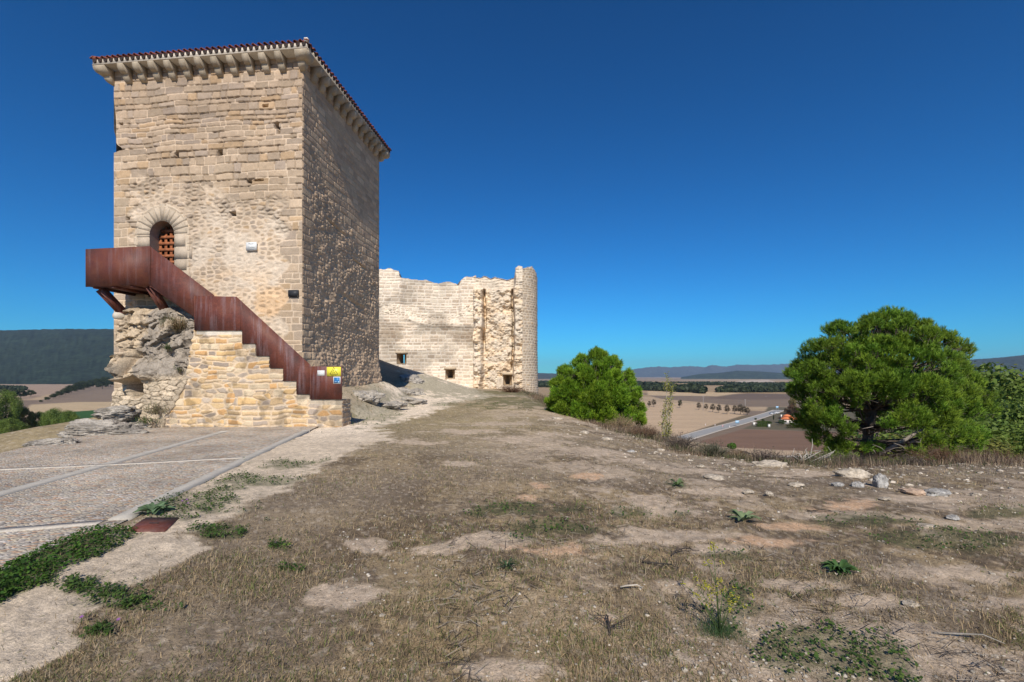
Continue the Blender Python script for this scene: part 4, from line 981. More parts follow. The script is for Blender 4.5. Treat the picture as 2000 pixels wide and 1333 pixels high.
def ribbon(name, p, q, w_, dz, m_, th=.06, kind='structure', n=60):
    p = np.array(p[:2]); q = np.array(q[:2]); t = np.linspace(0, 1, n)[:, None]; c = p + (q - p) * t; d = (q - p) / np.linalg.norm(q - p); nn = np.array([d[1], -d[0]])
    L, Rr = c - nn * w_ / 2, c + nn * w_ / 2; zl = Hs(c[:, 0], c[:, 1]) + dz
    V = np.concatenate([P3(L[:, 0], L[:, 1], zl - th), P3(L[:, 0], L[:, 1], zl), P3(Rr[:, 0], Rr[:, 1], zl), P3(Rr[:, 0], Rr[:, 1], zl - th)])
    j = np.arange(n - 1); Q = np.concatenate([np.stack([k * n + j, k * n + j + 1, (k + 1) * n + j + 1, (k + 1) * n + j], 1) for k in range(3)])
    Q = np.vstack([Q, [[0, n, 2 * n, 3 * n], [n - 1, 2 * n - 1, 3 * n - 1, 4 * n - 1]]])
    return tag(npmesh(name, V, [Q], m_), kind=kind)
def K(u, v): return (K0[0] + u * KN[0] + v * KD[0], K0[1] + u * KN[1] + v * KD[1])
ribbon('kerb', K(-.09, -8.6), K(-.09, .3), .2, .028, M_conc, .12)
ribbon('paving_band', K(-2.6, -20), K(-2.6, 1.2), .26, .018, M_conc, .02)
M_pale = mat('pale_band', (.46, .41, .345), noise=(9, .2, ONE), n2=(60, .2, ONE), bump=(60, .4, .01))
v1 = (np.array(G(120, 1028)) - K0) @ KD; v2 = (np.array(G(250, 898)) - K0) @ KD
v1b = (np.array(G(238, 1020)) - K0) @ KD; v2b = (np.array(G(498, 892)) - K0) @ KD
ribbon('paving_band', K(-8, v1 - .12), K(-.22, v1b), .15, .02, M_pale, .02)
ribbon('paving_band', K(-9, v2), K(-.22, v2b), .14, .020, M_pale, .022)
m = MB(); e = empty('inspection_cover', (0, 0, 0), 0, 'dark red rusty steel cover plate let into the ground at the kerb corner', 'cover')
c1, c2, c3, c4 = [G(*q, .04) for q in ((248, 1034), (322, 1034), (350, 1010), (285, 1010))]
m.prism([c1, c2, c3, c4], .012, .035, f=lambda x, z, y: (x, y, z)) if False else None
V = [(*c, .035) for c in (c1, c2, c3, c4)] + [(*c, -.05) for c in (c1, c2, c3, c4)]
m.add(V, [[0, 1, 2, 3], [7, 6, 5, 4], [0, 4, 5, 1], [1, 5, 6, 2], [2, 6, 7, 3], [3, 7, 4, 0]]); o = m.build('plate', M_rust, e)
cx_ = (c1[0] + c3[0]) / 2; cy_ = (c1[1] + c3[1]) / 2
m = MB(); m.bar((cx_ - .05, cy_, .037), (cx_ + .05, cy_, .037), .012, .008); m.build('handle', M_char, e)

# ------------------------------------------------------------------ ruined curtain wall and round tower
ruin = empty('castle_ruin', (-3.5, 41, 0), 0, 'roofless pale limestone castle wall ending in a round tower, beyond the mound', 'ruin')
ruin['_world'] = 1
RO = np.array([-3.45 * 1.0, 41.5]); RL = np.array([(690 - CX) / F * 40.5, 40.5]); RD = (RO - RL); RLn = np.linalg.norm(RD); RD /= RLn
def ruinpt(x, h): return RL[0] + RD[0] * x + RD[1] * h, RL[1] + RD[1] * x - RD[0] * h     # h towards the camera
def ruina(px):
    t = (px - CX) / F; return (t * RL[1] - RL[0]) / (RD[0] - t * RD[1])
def ruinz(px, py): a = ruina(px); return CZ + (HY - py) / F * (RL[1] + RD[1] * a)
EMB = [(775, 691, 793.5, 711, .5), (870, 722, 888.5, 740, -1), ]
def ruin_main():
    W = ruina(930); top = [(680, 531), (745, 527), (765, 527), (779, 533), (781.5, 545), (800, 546), (840, 548), (893, 551), (899, 545), (906, 541), (915, 539.5), (932, 539)]
    xs, zs, X, Z, h, c, k = masonry(W, -1.2, 11.2, .045, 501, ch=(.20, .36), cw=(.28, .8), joint=.05, warp=.045, relief=.04, pal=PAL_PALE, mort=(.72, .63, .52), rubrel=2.2,
        rub=lambda X, Z: (1 - ss(np.abs(Z - (7.6 - 1.0 * ss(X, ruina(745), ruina(840)) + 1.0 * ss(X, ruina(880), ruina(915)))), .35, .6)), rubcell=(.34, .2), rubjoint=.35, rubpal=PAL_PALE)
    tp = np.interp(X, [ruina(a) for a, b in top], [ruinz(a, b) for a, b in top]) + .55 * (fbm(X * 1.1, X * 0, 3, 4) - .5)
    up = ss(Z, 7.3 - 1.1 * ss(X, ruina(770), ruina(830)) + .6 * (fbm(X, Z, 4, 3) - .5), 7.9 - 1.1 * ss(X, ruina(770), ruina(830))) * ss(X, ruina(778), ruina(795)) * (1 - ss(X, ruina(893), ruina(903)))
    h = h - .35 * up
    dk = ss(fbm(X * .4, Z * .6, 15, 3) + .3 * np.exp(-((Z - 5.6) / 1.0) ** 2), .55, .72); c = c * (1 - .30 * dk)[..., None]
    c = c * (1 + (A(.80, .75, .70) - 1) * (np.exp(-((Z - 5.5) / .9) ** 2) * ss(fbm(X * .6, Z * .9, 33, 4), .35, .5))[..., None])
    bz = 6.75 - .8 * ss(X, ruina(770), ruina(850)); c = c * (1 - .35 * np.exp(-((Z - bz) / .16) ** 2) * ss(X, ruina(780), ruina(800)))[..., None]
    msk = Z <= tp
    for x0, y0, x1, y1, s in EMB:
        msk &= ~((X > ruina(x0)) & (X < ruina(x1)) & (Z > ruinz((x0 + x1) / 2, y1)) & (Z < ruinz((x0 + x1) / 2, y0)))
    def fn(x, z, hh): p = ruinpt(x, hh); return P3(p[0], p[1], z)
    relief_mesh('wall', fn, X, Z, h, c, msk, M_stone, ruin)
    # wall body: top and back
    xt = np.linspace(0, W, 160); tz_ = np.interp(xt, [ruina(a) for a, b in top], [ruinz(a, b) for a, b in top]) + .55 * (fbm(xt * 1.1, xt * 0, 3, 4) - .5) - .05; m = MB()
    up_ = ss(xt, ruina(779), ruina(790)) * (1 - ss(xt, ruina(890), ruina(897))); f = ruinpt(xt, -.03 - .36 * up_); bk = ruinpt(xt, -1.5); n = len(xt)
    V = np.concatenate([P3(f[0], f[1], tz_), P3(bk[0], bk[1], tz_ - .1), P3(bk[0], bk[1], tz_ * 0 - 3)]); j = np.arange(n - 1)
    Q = np.concatenate([np.stack([j, j + 1, n + j + 1, n + j], 1), np.stack([n + j, n + j + 1, 2 * n + j + 1, 2 * n + j], 1)])
    # leave the slit of the first embrasure open to the sky
    keepq = ~((np.arange(len(Q)) >= n - 1) & (np.abs(xt[np.concatenate([j, j])] - (ruina(775) + ruina(793.5)) / 2) < .06))
    m.add(V, Q[keepq], c=(.6, .53, .44)); m.build('wall_top', M_stone, ruin)
    for x0, y0, x1, y1, s in EMB:
        embrasure(lambda x, hh: ruinpt(x, hh), ruina(x0), ruina(x1), ruinz((x0 + x1) / 2, y1), ruinz((x0 + x1) / 2, y0), s > 0)
def embrasure(pt, xa, xb, z0, z1, opn):
    m = MB(); xm = (xa + xb) / 2; d = -1.45; sl = .07
    def p(x, h, z): q = pt(x, h); return (q[0], q[1], z)
    V = [p(xa, .02, z0), p(xb, .02, z0), p(xb, .02, z1), p(xa, .02, z1), p(xm - sl, d, z0 + .1), p(xm + sl, d, z0 + .1), p(xm + sl, d, z1 - .05), p(xm - sl, d, z1 - .05)]
    m.add(V, [[0, 1, 5, 4], [1, 2, 6, 5], [2, 3, 7, 6], [3, 0, 4, 7]] + ([] if opn else [[4, 5, 6, 7]]), c=(.34, .25, .16)); m.build('embrasure', M_stone, ruin)
    m = MB(); q0 = pt(xa - .12, .07); q1 = pt(xb + .12, .07)
    m.bar((q0[0], q0[1] + .05, z1 + .10), (q1[0], q1[1] + .05, z1 + .10), .16, .2, col=(.5, .40, .28)); m.build('lintel', M_stone, ruin)
ruin_main()
TCx, TCy, TR = .08, 42.6, 2.25
def ruin_break():
    xa = (925 - CX) / F * 41.5; xb = (1020 - CX) / F * 41.5; W = xb - xa
    xs, zs, X, Z, h, c, k = masonry(W, -1.6, 11.4, .04, 502, ch=(.15, .3), cw=(.2, .5), joint=.06, warp=.1, relief=.06, pal=PAL_PALE, mort=(.62, .53, .42),
                                   rub=lambda X, Z: 1 - ss(Z, 9.2, 9.5), rubcell=(.32, .2), rubjoint=.4, rubpal=PAL_PALE)
    px = CX + (X + xa) / 41.5 * F
    wob = 14 * (fbm(Z * .8, X * .3, 6, 4) - .5)
    rib = ss(px + wob, 922, 929) * (1 - ss(px + wob + .35 * (6 - Z), 940, 948)) * (1 - ss(Z, 9.2, 9.5)); rib2 = ss(px + wob * .6, 1001, 1006)
    rel = .75 * rib * (.6 + .8 * fbm(X * .8, Z * .8, 7, 3)) + 1.1 * rib2 * (.75 + .5 * fbm(X * .9, Z * .9, 8, 3))
    rough = 1 - ss(Z, 9.3, 9.5); grv = np.exp(-((px + wob * .5 - 946) / 2.4) ** 2) * ss(Z, 3.5, 5) + np.exp(-((px + wob * .5 - 1001.5) / 1.8) ** 2) * ss(Z, 1.8, 2.4)
    rel = rel + rough * (.9 * (fbm(X * 1.2, Z * 1.2, 9, 4) - .5) + .42 * (fbm(X * 3.6, Z * 4.5, 10, 3) - .5))
    rel = rel - .95 * grv * rough; low = (px > 971) & (px < 1004) & (Z < 1.55); rel = np.where(low, .25, rel); 
    h = h * np.where(low, .3, 1) + rel
    g = fbm(X * 1.6, Z * 1.6, 12, 4)[..., None]; c = c * (.8 + .4 * g) * (1 + (A(1.0, .93, .84) - 1) * ss(g, .45, .6) * rough[..., None])
    topz_ = np.interp(px, [925, 950, 1003, 1004.5, 1006, 1012, 1021], [10.62, 10.55, 10.3, 10.4, 10.95, 11.15, 11.25]) + .5 * (fbm(X * 2, X * 0, 5, 3) - .5)
    bx0, bx1, bz0, bz1 = 983, 1000, CZ + (HY - 753) / F * 41, CZ + (HY - 732.5) / F * 41
    hole = (px > bx0) & (px < bx1) & (Z > bz0) & (Z < bz1)
    relief_mesh('broken_wall', lambda x, z, hh: P3(x + xa, 41.5 - hh, z), X, Z, h, c, (Z <= topz_) & ~hole, M_stone, ruin)
    fx = lambda p: (p - CX) / F * 41.25
    embrasure(lambda x, hh: (x, 41.25 - hh), fx(bx0), fx(bx1), bz0, bz1, False)
    m = MB(); n = 24; xt = np.linspace(xa, xb, n); pt_ = CX + xt / 41.5 * F; tz_ = np.interp(pt_, [925, 950, 1003, 1004.5, 1006, 1012, 1021], [10.62, 10.55, 10.3, 10.4, 10.95, 11.15, 11.25]) + .5 * (fbm((xt - xa) * 2, xt * 0, 5, 3) - .5) - .06
    V = np.concatenate([P3(xt, 41.4, tz_), P3(xt, 43.0, tz_), P3(xt, 43.0, tz_ * 0 - 3)]); j = np.arange(n - 1)
    m.add(V, np.concatenate([np.stack([j, j + 1, n + j + 1, n + j], 1), np.stack([n + j, n + j + 1, 2 * n + j + 1, 2 * n + j], 1)]), c=(.58, .5, .41)); m.build('wall_top', M_stone, ruin)
def ruin_round():
    a0_, a1_ = R(20), R(250); W = (a1_ - a0_) * TR
    xs, zs, X, Z, h, c, k = masonry(W, -3.5, 11.4, .045, 503, ch=(.17, .28), cw=(.25, .5), joint=.05, warp=.05, relief=.03, pal=PAL_TAN, mort=(.58, .49, .38))
    th = a0_ + X / TR
    lo = (1 - ss(Z, 0, 2.5))[..., None]; c = c * (1 + (A(1.12, 1.1, 1.08) - 1) * lo) * .92
    pxx = X / W; tz_ = np.interp(X / TR, [0, .25, .5, .8, 1.25, 2, 4.1], [11.15, 11.35, 11.35, 10.9, 10.55, 10.5, 9.5]) + .6 * (fbm(X * 2.2, X * 0, 7, 3) - .5)
    sl = np.abs(X / TR - .12) < .018; h = np.where(sl & (Z > 10.35) & (Z < 11.15), -.35, h); c = np.where((sl & (Z > 10.35) & (Z < 11.15))[..., None], .05, c)
    bat = .22 * (1 - ss(Z, -2.5, 4)) 
    relief_mesh('round_tower', lambda x, z, hh: P3(TCx + np.sin(a0_ + x / TR) * (TR + hh + .1 * (1 - ss(z, -2.5, 5))), TCy - np.cos(a0_ + x / TR) * (TR + hh + .1 * (1 - ss(z, -2.5, 5))), z), X, Z, h, c, Z <= tz_, M_stone, ruin)
    m = MB(); n = 60; t = np.linspace(a0_, a1_, n); tz2 = np.interp(t - a0_, [0, .25, .5, .8, 1.25, 2, 4.1], [11.15, 11.35, 11.35, 10.9, 10.55, 10.5, 9.5]) + .6 * (fbm((t - a0_) * TR * 2.2, t * 0, 7, 3) - .5) - .06
    ro, ri = TR - .01, TR - 1.0
    V = np.concatenate([P3(TCx + np.sin(t) * ro, TCy - np.cos(t) * ro, tz2), P3(TCx + np.sin(t) * ri, TCy - np.cos(t) * ri, tz2), P3(TCx + np.sin(t) * ri, TCy - np.cos(t) * ri, tz2 * 0 - 3)]); j = np.arange(n - 1)
    m.add(V, np.concatenate([np.stack([j, j + 1, n + j + 1, n + j], 1), np.stack([n + j, n + j + 1, 2 * n + j + 1, 2 * n + j], 1)]), c=(.58, .5, .41)); m.build('tower_lining', M_stone, ruin)
ruin_break(); ruin_round()

# ------------------------------------------------------------------ grass, weeds and litter on the hilltop
def blades(P, L, Wd, lean, az, col, bend=.5):
    """P (n,3) roots; returns a 3-segment ribbon per blade"""
    n = len(P); d = np.stack([np.cos(az), np.sin(az), np.zeros(n)], 1); sd_ = np.stack([-np.sin(az), np.cos(az), np.zeros(n)], 1)
    tw_ = rng.uniform(-1, 1, n)[:, None]; sd_ = sd_ * np.sqrt(1 - tw_ ** 2 * .6) + np.array([0, 0, 1]) * tw_ * .6
    up = np.array([0, 0, 1.]); lv = []
    for k, t in enumerate((0, .5, 1.)):
        ang = lean * (1 + bend * t); 
        if k == 0: c = P.copy()
        else: c = c + (d * np.sin(ang)[:, None] + up * np.cos(ang)[:, None]) * (L * .5)[:, None]
        lv.append(c)
    w0 = Wd[:, None]
    V = np.stack([lv[0] - sd_ * w0 / 2, lv[0] + sd_ * w0 / 2, lv[1] - sd_ * w0 * .4, lv[1] + sd_ * w0 * .4, lv[2]], 1).reshape(-1, 3)
    b = np.arange(n)[:, None] * 5
    Q = b + np.array([[0, 1, 3, 2]]); T = b + np.array([[2, 3, 4]])
    C = np.repeat(col, 5, axis=0)
    return V, Q, T, C
def screen_pts(n, x0=-250, x1=2250, y0=795, y1=1420, power=1.0):
    px = rng.uniform(x0, x1, n); py = y0 + (y1 - y0) * rng.random(n) ** power
    D = CZ * F / (py - HY); return (px - CX) / F * D, D
def make_grass():
    N = 800000; X, Y = screen_pts(N, power=.85)
    k = (kerbside(X, Y) > .12) & (Y < 45); X, Y = X[k], Y[k]
    a, b = tl(X, Y); k = ~((a < .5) & (b > -2.2) & (b < 8)) & ~((a < 2.7) & (b > -2.3) & (b < 1)); X, Y = X[k], Y[k]
    bare, org, grn, path = masks(X, Y)
    n1 = fbm(X * 1.1, Y * 1.1, 71, 4); n2 = fbm(X * 6, Y * 6, 72, 3); n3 = fbm(X * .3, Y * .3, 73, 3)
    dens = np.clip(.30 + 1.8 * (n1 - .38) + .7 * (n2 - .5), .08, 1) * (1 - .93 * bare) * (1 - .975 * path) * (1 - .6 * grn)
    dens = dens * (1 - .55 * ss(X + .1 * Y, 1.5, 5) * (1 - ss(n1, .45, .6)))
    k = rng.random(len(X)) < dens; X, Y, n1, n2, n3, grn, bare = X[k], Y[k], n1[k], n2[k], n3[k], grn[k], bare[k]; n = len(X)
    Z = H(X, Y); r = rng.random(n)
    lean = np.where(rng.random(n) < .74, rng.uniform(1.05, 1.55, n), rng.uniform(.15, .9, n))
    L = (.018 + .032 * rng.random(n) ** 1.6) * (.7 + .8 * n1); Wd = .0012 + .00085 * Y + .0010 * rng.random(n); L = L * (1 + .02 * Y)
    az = rng.uniform(0, 2 * np.pi, n)
    straw = A(.43, .32, .185); dull = A(.275, .208, .122); grey = A(.37, .30, .20); green = A(.14, .165, .05); dkb = A(.13, .098, .06)
    pal = np.stack([straw, dull, grey, green, dkb, A(.27, .19, .11)])
    left = ss(-X, -2.5, 1.5); u = rng.random(n); mid = ss(Y, 5, 10)
    pg = .07 + .34 * left * ss(n3, .35, .6) * (1 - .5 * mid) + .28 * ss(n2 * .5 + n1 * .5, .55, .68)
    ps = .24 + .26 * mid * left; pd = .28 - .1 * mid; pk = .16 * (1 - mid)
    pk = pk + .16 * (1 - ss(n1, .38, .52)); idx = np.select([u < pg, u < pg + ps, u < pg + ps + pd, u < pg + ps + pd + pk, u < pg + ps + pd + pk + .12], [3, 0, 1, 4, 5], 2)
    c = pal[idx] * rng.uniform(.65, 1.3, n)[:, None]
    V, Q, T, C = blades(np.stack([X, Y, Z - .002], 1), L, Wd, lean, az, c)
    tag(npmesh('dry_grass', V, [Q, T], M_grass, None, C), kind='stuff')
    # paler upright wisps
    N = 26000; X, Y = screen_pts(N, power=.8); k = (kerbside(X, Y) > .3) & (Y < 30) & (fbm(X * 1.6, Y * 1.6, 78, 3) > .52); X, Y = X[k], Y[k]
    bare, org, grn, path = masks(X, Y); k = (bare < .5) & (path < .3); X, Y = X[k], Y[k]; a, b = tl(X, Y); k = ~((a < 2.7) & (b > -2.3)); X, Y = X[k], Y[k]; n = len(X)
    V, Q, T, C = blades(np.stack([X, Y, H(X, Y)], 1), rng.uniform(.03, .08, n), .0012 + .0006 * Y, rng.uniform(.1, .9, n), rng.uniform(0, 6.3, n), A(.42, .34, .23) * rng.uniform(.6, 1.2, n)[:, None])
    tag(npmesh('dry_grass', V, [Q, T], M_grass, None, C), kind='stuff')
make_grass()
def make_weeds():
    N = 420000; X, Y = screen_pts(N, power=.9); k = (kerbside(X, Y) > -.12) & (Y < 42); X, Y = X[k], Y[k]
    bare, org, grn, path = masks(X, Y); d = polysd(X, Y, STRIP); n2 = fbm(X * 9, Y * 9, 91, 3)
    pr = grn * (.18 + .75 * ss(n2, .35, .6)) * np.where(d < .05, 1.3, .80 - .65 * ss(X, -1.5, .5))
    k = rng.random(len(X)) < pr; X, Y, n2, d = X[k], Y[k], n2[k], d[k]; n = len(X)
    hgt = .012 + .05 * n2 * rng.random(n) + .05 * (d < 0) * np.clip(-d / .12, 0, 1) * rng.random(n)
    hgt = hgt * (1 + .04 * Y)
    # rounded little leaves: hexagon fan around a tilted centre
    s = (.004 + .0045 * rng.random(n)) * (1 + .12 * Y); t1 = rng.uniform(-.7, .7, n); t2 = rng.uniform(-.7, .7, n); th = rng.uniform(0, 6.28, n)
    c = np.stack([X, Y, H(X, Y) + hgt], 1); V = []
    for q in range(5):
        a = th + q * 2 * np.pi / 5; dx = np.cos(a) * s; dy = np.sin(a) * s; V.append(c + np.stack([dx, dy, dx * t1 + dy * t2], 1))
    V = np.stack(V, 1).reshape(-1, 3); b = np.arange(n)[:, None] * 5
    g = A(.045, .095, .02) + (A(.11, .17, .03) - A(.045, .095, .02)) * (rng.random(n) ** 2)[:, None]
    g = np.where((d < .05)[:, None], g * A(.85, 1.05, .7), g); g = g * rng.uniform(.6, 1.25, n)[:, None]
    tag(npmesh('green_weeds', V, [b + np.array([[0, 1, 2, 3]]), b + np.array([[0, 3, 4]])], M_leaf, None, np.repeat(g, 5, 0)), kind='stuff')
    # blades among the leaves
    k = rng.random(n) < .45; X, Y = X[k], Y[k]; n = len(X)
    V, Q, T, C = blades(np.stack([X, Y, H(X, Y)], 1), rng.uniform(.03, .09, n) * (1 + .03 * Y), .0016 + .0006 * Y, rng.uniform(.2, 1.1, n), rng.uniform(0, 6.3, n), np.where(rng.random(n) < .6, 1, 0)[:, None] * A(.04, .09, -.01) + A(.085, .085, .05) * rng.uniform(.6, 1.3, n)[:, None])
    tag(npmesh('green_weeds', V, [Q, T], M_leaf, None, C), kind='stuff')
make_weeds()
def litter():
    n = 5500; X, Y = screen_pts(n, 850, 2200, 880, 1400, 1.1); k = (fbm(X * .8, Y * .8, 95, 3) > .45) & (kerbside(X, Y) > .5); X, Y = X[k], Y[k]; n = len(X)
    az = rng.normal(.2, 1.2, n); L = rng.uniform(.04, .22, n)
    V, Q, T, C = blades(np.stack([X, Y, H(X, Y) + .012 + .015 * rng.random(n)], 1), L, .0022 + .0006 * Y + .001 * rng.random(n), rng.uniform(1.42, 1.6, n), az, np.where(rng.random(n) < .45, 1, 0)[:, None] * A(.30, .26, .21) + np.where(rng.random(n) < .5, 1, .4)[:, None] * A(.07, .055, .045), bend=.03)
    tag(npmesh('twig_litter', V, [Q, T], M_grass, None, C), kind='stuff')
litter()

# ------------------------------------------------------------------ dry brush and tall grass along the crest and flank
def brush():
    P = np.array(PLAT[:8]); 
    cr = np.array([(0.9, 36), (2.0, 30), (2.2, 26), (4.1, 18), (4.9, 12.6), (6.1, 11), (8.3, 10.6), (12.2, 11), (18, 10)])
    seg = np.linalg.norm(np.diff(cr, axis=0), axis=1); cs = np.concatenate([[0], np.cumsum(seg)])
    n = 52000; s = rng.uniform(0, cs[-1], n); X = np.interp(s, cs, cr[:, 0]); Y = np.interp(s, cs, cr[:, 1])
    off = rng.gamma(2., .75, n) - .9; nx = np.array([1., .55]); nx /= np.hypot(*nx)
    # push outwards: roughly away from the camera and to the right
    X = X + off * np.where(Y < 12, .25, .85) + rng.normal(0, .25, n); Y = Y + off * np.where(Y < 12, .95, .5) + rng.normal(0, .3, n)
    cl = fbm(X * .9, Y * .9, 97, 3); k = rng.random(n) < ss(cl, .36, .55) * .9 + .08; X, Y, cl, off = X[k], Y[k], cl[k], off[k]; n = len(X)
    Z = H(X, Y); tall = ss(cl, .45, .65) * ss(off, -.3, .8)
    L = rng.uniform(.08, .24, n) + .42 * tall * rng.random(n); dist = np.hypot(X, Y)
    u = rng.random(n); hue = fbm(X * .5, Y * .5, 98, 2)
    c = np.where((u < .35)[:, None], A(.30, .22, .14), np.where((u < .65)[:, None], A(.17, .115, .085), np.where((u < .85)[:, None], A(.11, .085, .07), A(.40, .31, .21))))
    gr = (hue > .54) & (u < .5); c = np.where(gr[:, None], A(.10, .115, .05), c) * rng.uniform(.6, 1.25, n)[:, None]
    V, Q, T, C = blades(np.stack([X, Y, Z - .01], 1), L, .0022 + .00055 * dist, np.abs(rng.normal(.25, .4, n)), rng.uniform(0, 6.3, n), c, bend=.9)
    tag(npmesh('dry_brush', V, [Q, T], M_grass, None, C), kind='stuff')
brush()
def twigbush(name, loc, rad, hgt, n, col, label, cat, leaf=None, seed=0, nl=0, lw=.004, upright=.5, ls=.018):
    """tangle of thin stems with optional leaves"""
    r = np.random.default_rng(seed); e = empty(name, loc, 0, label, cat); m = MB(); tips = []
    for i in range(n):
        a = r.uniform(0, 6.28); q = r.random() ** .6; tx, ty = math.cos(a) * rad * q, math.sin(a) * rad * q; th = hgt * r.uniform(.5, 1) * math.sqrt(max(1 - q * q * .7, .1))
        b0 = np.array([tx * .25, ty * .25, -.03]); b2 = np.array([tx, ty, th]); mid = (b0 + b2) / 2 + r.normal(0, .12, 3) * hgt * .5; mid[2] += upright * hgt * .15
        P = [b0, (b0 + mid) / 2 + r.normal(0, .03, 3) * hgt, mid, (mid + b2) / 2 + r.normal(0, .03, 3) * hgt, b2]
        m.tube([tuple(p) for p in P], [lw * 1.2, lw, lw * .9, lw * .7, lw * .3], 3, col=np.array(col) * r.uniform(.6, 1.3), cap=False)
        for _ in range(3):
            s0 = np.array(P[r.integers(2, 5)]); d = r.normal(0, 1, 3); d[2] = abs(d[2]) * .8; d /= np.linalg.norm(d); e1 = s0 + d * hgt * r.uniform(.1, .28)
            m.tube([tuple(s0), tuple(e1)], [lw * .6, lw * .2], 3, col=np.array(col) * r.uniform(.6, 1.3), cap=False); tips += [e1, (s0 + e1) / 2]
        tips.append(b2)
    m.build('stems', M_grass, e)
    if nl:
        tips = np.array(tips); k = r.integers(0, len(tips), nl); c = tips[k] + r.normal(0, .03, (nl, 3)); sz = ls * r.uniform(.6, 1.3, nl)
        V, Q, C = leafquads(c, r.normal(0, 1, (nl, 3)), sz, np.array(leaf)[None] * r.uniform(.6, 1.4, (nl, 1)), r)
        npmesh('leaves', V, [Q], M_leaf, e, C)
    return e
def leafquads(c, nrm, s, col, r, asp=.55):
    n = len(c); nrm = nrm / (np.linalg.norm(nrm, axis=1)[:, None] + 1e-9); a = r.normal(0, 1, (n, 3)); u = np.cross(nrm, a); u /= np.linalg.norm(u, axis=1)[:, None] + 1e-9; v = np.cross(nrm, u)
    s = s[:, None]; V = np.stack([c - u * s, c - v * s * asp, c + u * s, c + v * s * asp], 1).reshape(-1, 3); Q = np.arange(n)[:, None] * 4 + np.array([[0, 1, 2, 3]])
    return V, Q, np.repeat(col, 4, 0)
BUSH = [(1500, 905, 11.5, .5, .42, 'grey leafless thorn bush behind the flat pale outcrop', (.13, .10, .085)), (1580, 908, 11.8, .6, .4, 'dark twiggy bush left of the large pine trunk', (.09, .075, .055)),
        (1330, 872, 13.5, .55, .5, 'dense grey brown bush beneath the slender poplar', (.15, .12, .10)), (1260, 862, 15.5, .6, .45, 'dry bush of rusty stems left of the slender poplar', (.20, .125, .08)),
        (1850, 915, 12.5, .9, .5, 'brown bramble right of the large pine', (.16, .09, .055)), (1950, 925, 12.2, .8, .45, 'dark reddish bramble by the right edge', (.13, .075, .05)), (1780, 925, 11.6, .5, .4, 'small leafless sapling bush right of the pine foot', (.14, .11, .09)),
        (1215, 850, 19, .7, .7, 'straw coloured tall grass clump under the small pine', (.38, .28, .17)), (1395, 895, 12.2, .5, .4, 'grey green low bush on the crest under the road', (.13, .13, .085)),
        (1000, 785, 32, 1.2, .6, 'reddish dry bush at the foot of the broken ruin wall', (.20, .11, .07)), (1440, 893, 13.0, .4, .3, 'tawny dry bush left of the round green bush', (.24, .16, .10)), (1660, 912, 11.5, .4, .35, 'thin dry bush at the base of the large pine', (.18, .14, .11))]
for i, (px, py, D, rd, hg, lab, c) in enumerate(BUSH):
    x = (px - CX) / F * D; z = float(H(np.array([x]), np.array([float(D)]))[0]); z = max(z, CZ + (HY - py) / F * D - .25)
    twigbush('dry_bush', (x, D, z), rd, hg, 120, c, lab, 'bush', seed=600 + i, nl=260, leaf=np.array(c) * .9, lw=.0035 + .0002 * D)

# ------------------------------------------------------------------ pines
def needle_tufts(P, D, L, m, w_, col, r):
    """bottle-brush shoots: needles fanning forward from a short stem"""
    n = len(P); D = D / np.linalg.norm(D, axis=1)[:, None]
    a = r.normal(0, 1, (n, m, 3)); nd = D[:, None] * 1.0 + a * .42; nd /= np.linalg.norm(nd, axis=2)[..., None]
    s = r.uniform(0, 1, (n, m, 1)); base = P[:, None] - D[:, None] * (L[:, None, None] * .8 * s)
    ln = L[:, None, None] * r.uniform(.55, .9, (n, m, 1)); tip = base + nd * ln
    sd_ = np.cross(nd, r.normal(0, 1, (n, m, 3))); sd_ /= np.linalg.norm(sd_, axis=2)[..., None]
    V = np.stack([base - sd_ * w_ / 2, base + sd_ * w_ / 2, base + nd * ln * .6 + sd_ * w_ * .45, tip, base + nd * ln * .6 - sd_ * w_ * .45], 2).reshape(-1, 3)
    b = np.arange(n * m)[:, None] * 5; c = np.repeat(col, m, 0) * r.uniform(.75, 1.25, (n * m, 1)); c = np.repeat(c, 5, 0)
    return V, [b + np.array([[0, 1, 2, 4]]), b + np.array([[4, 2, 3]])], c
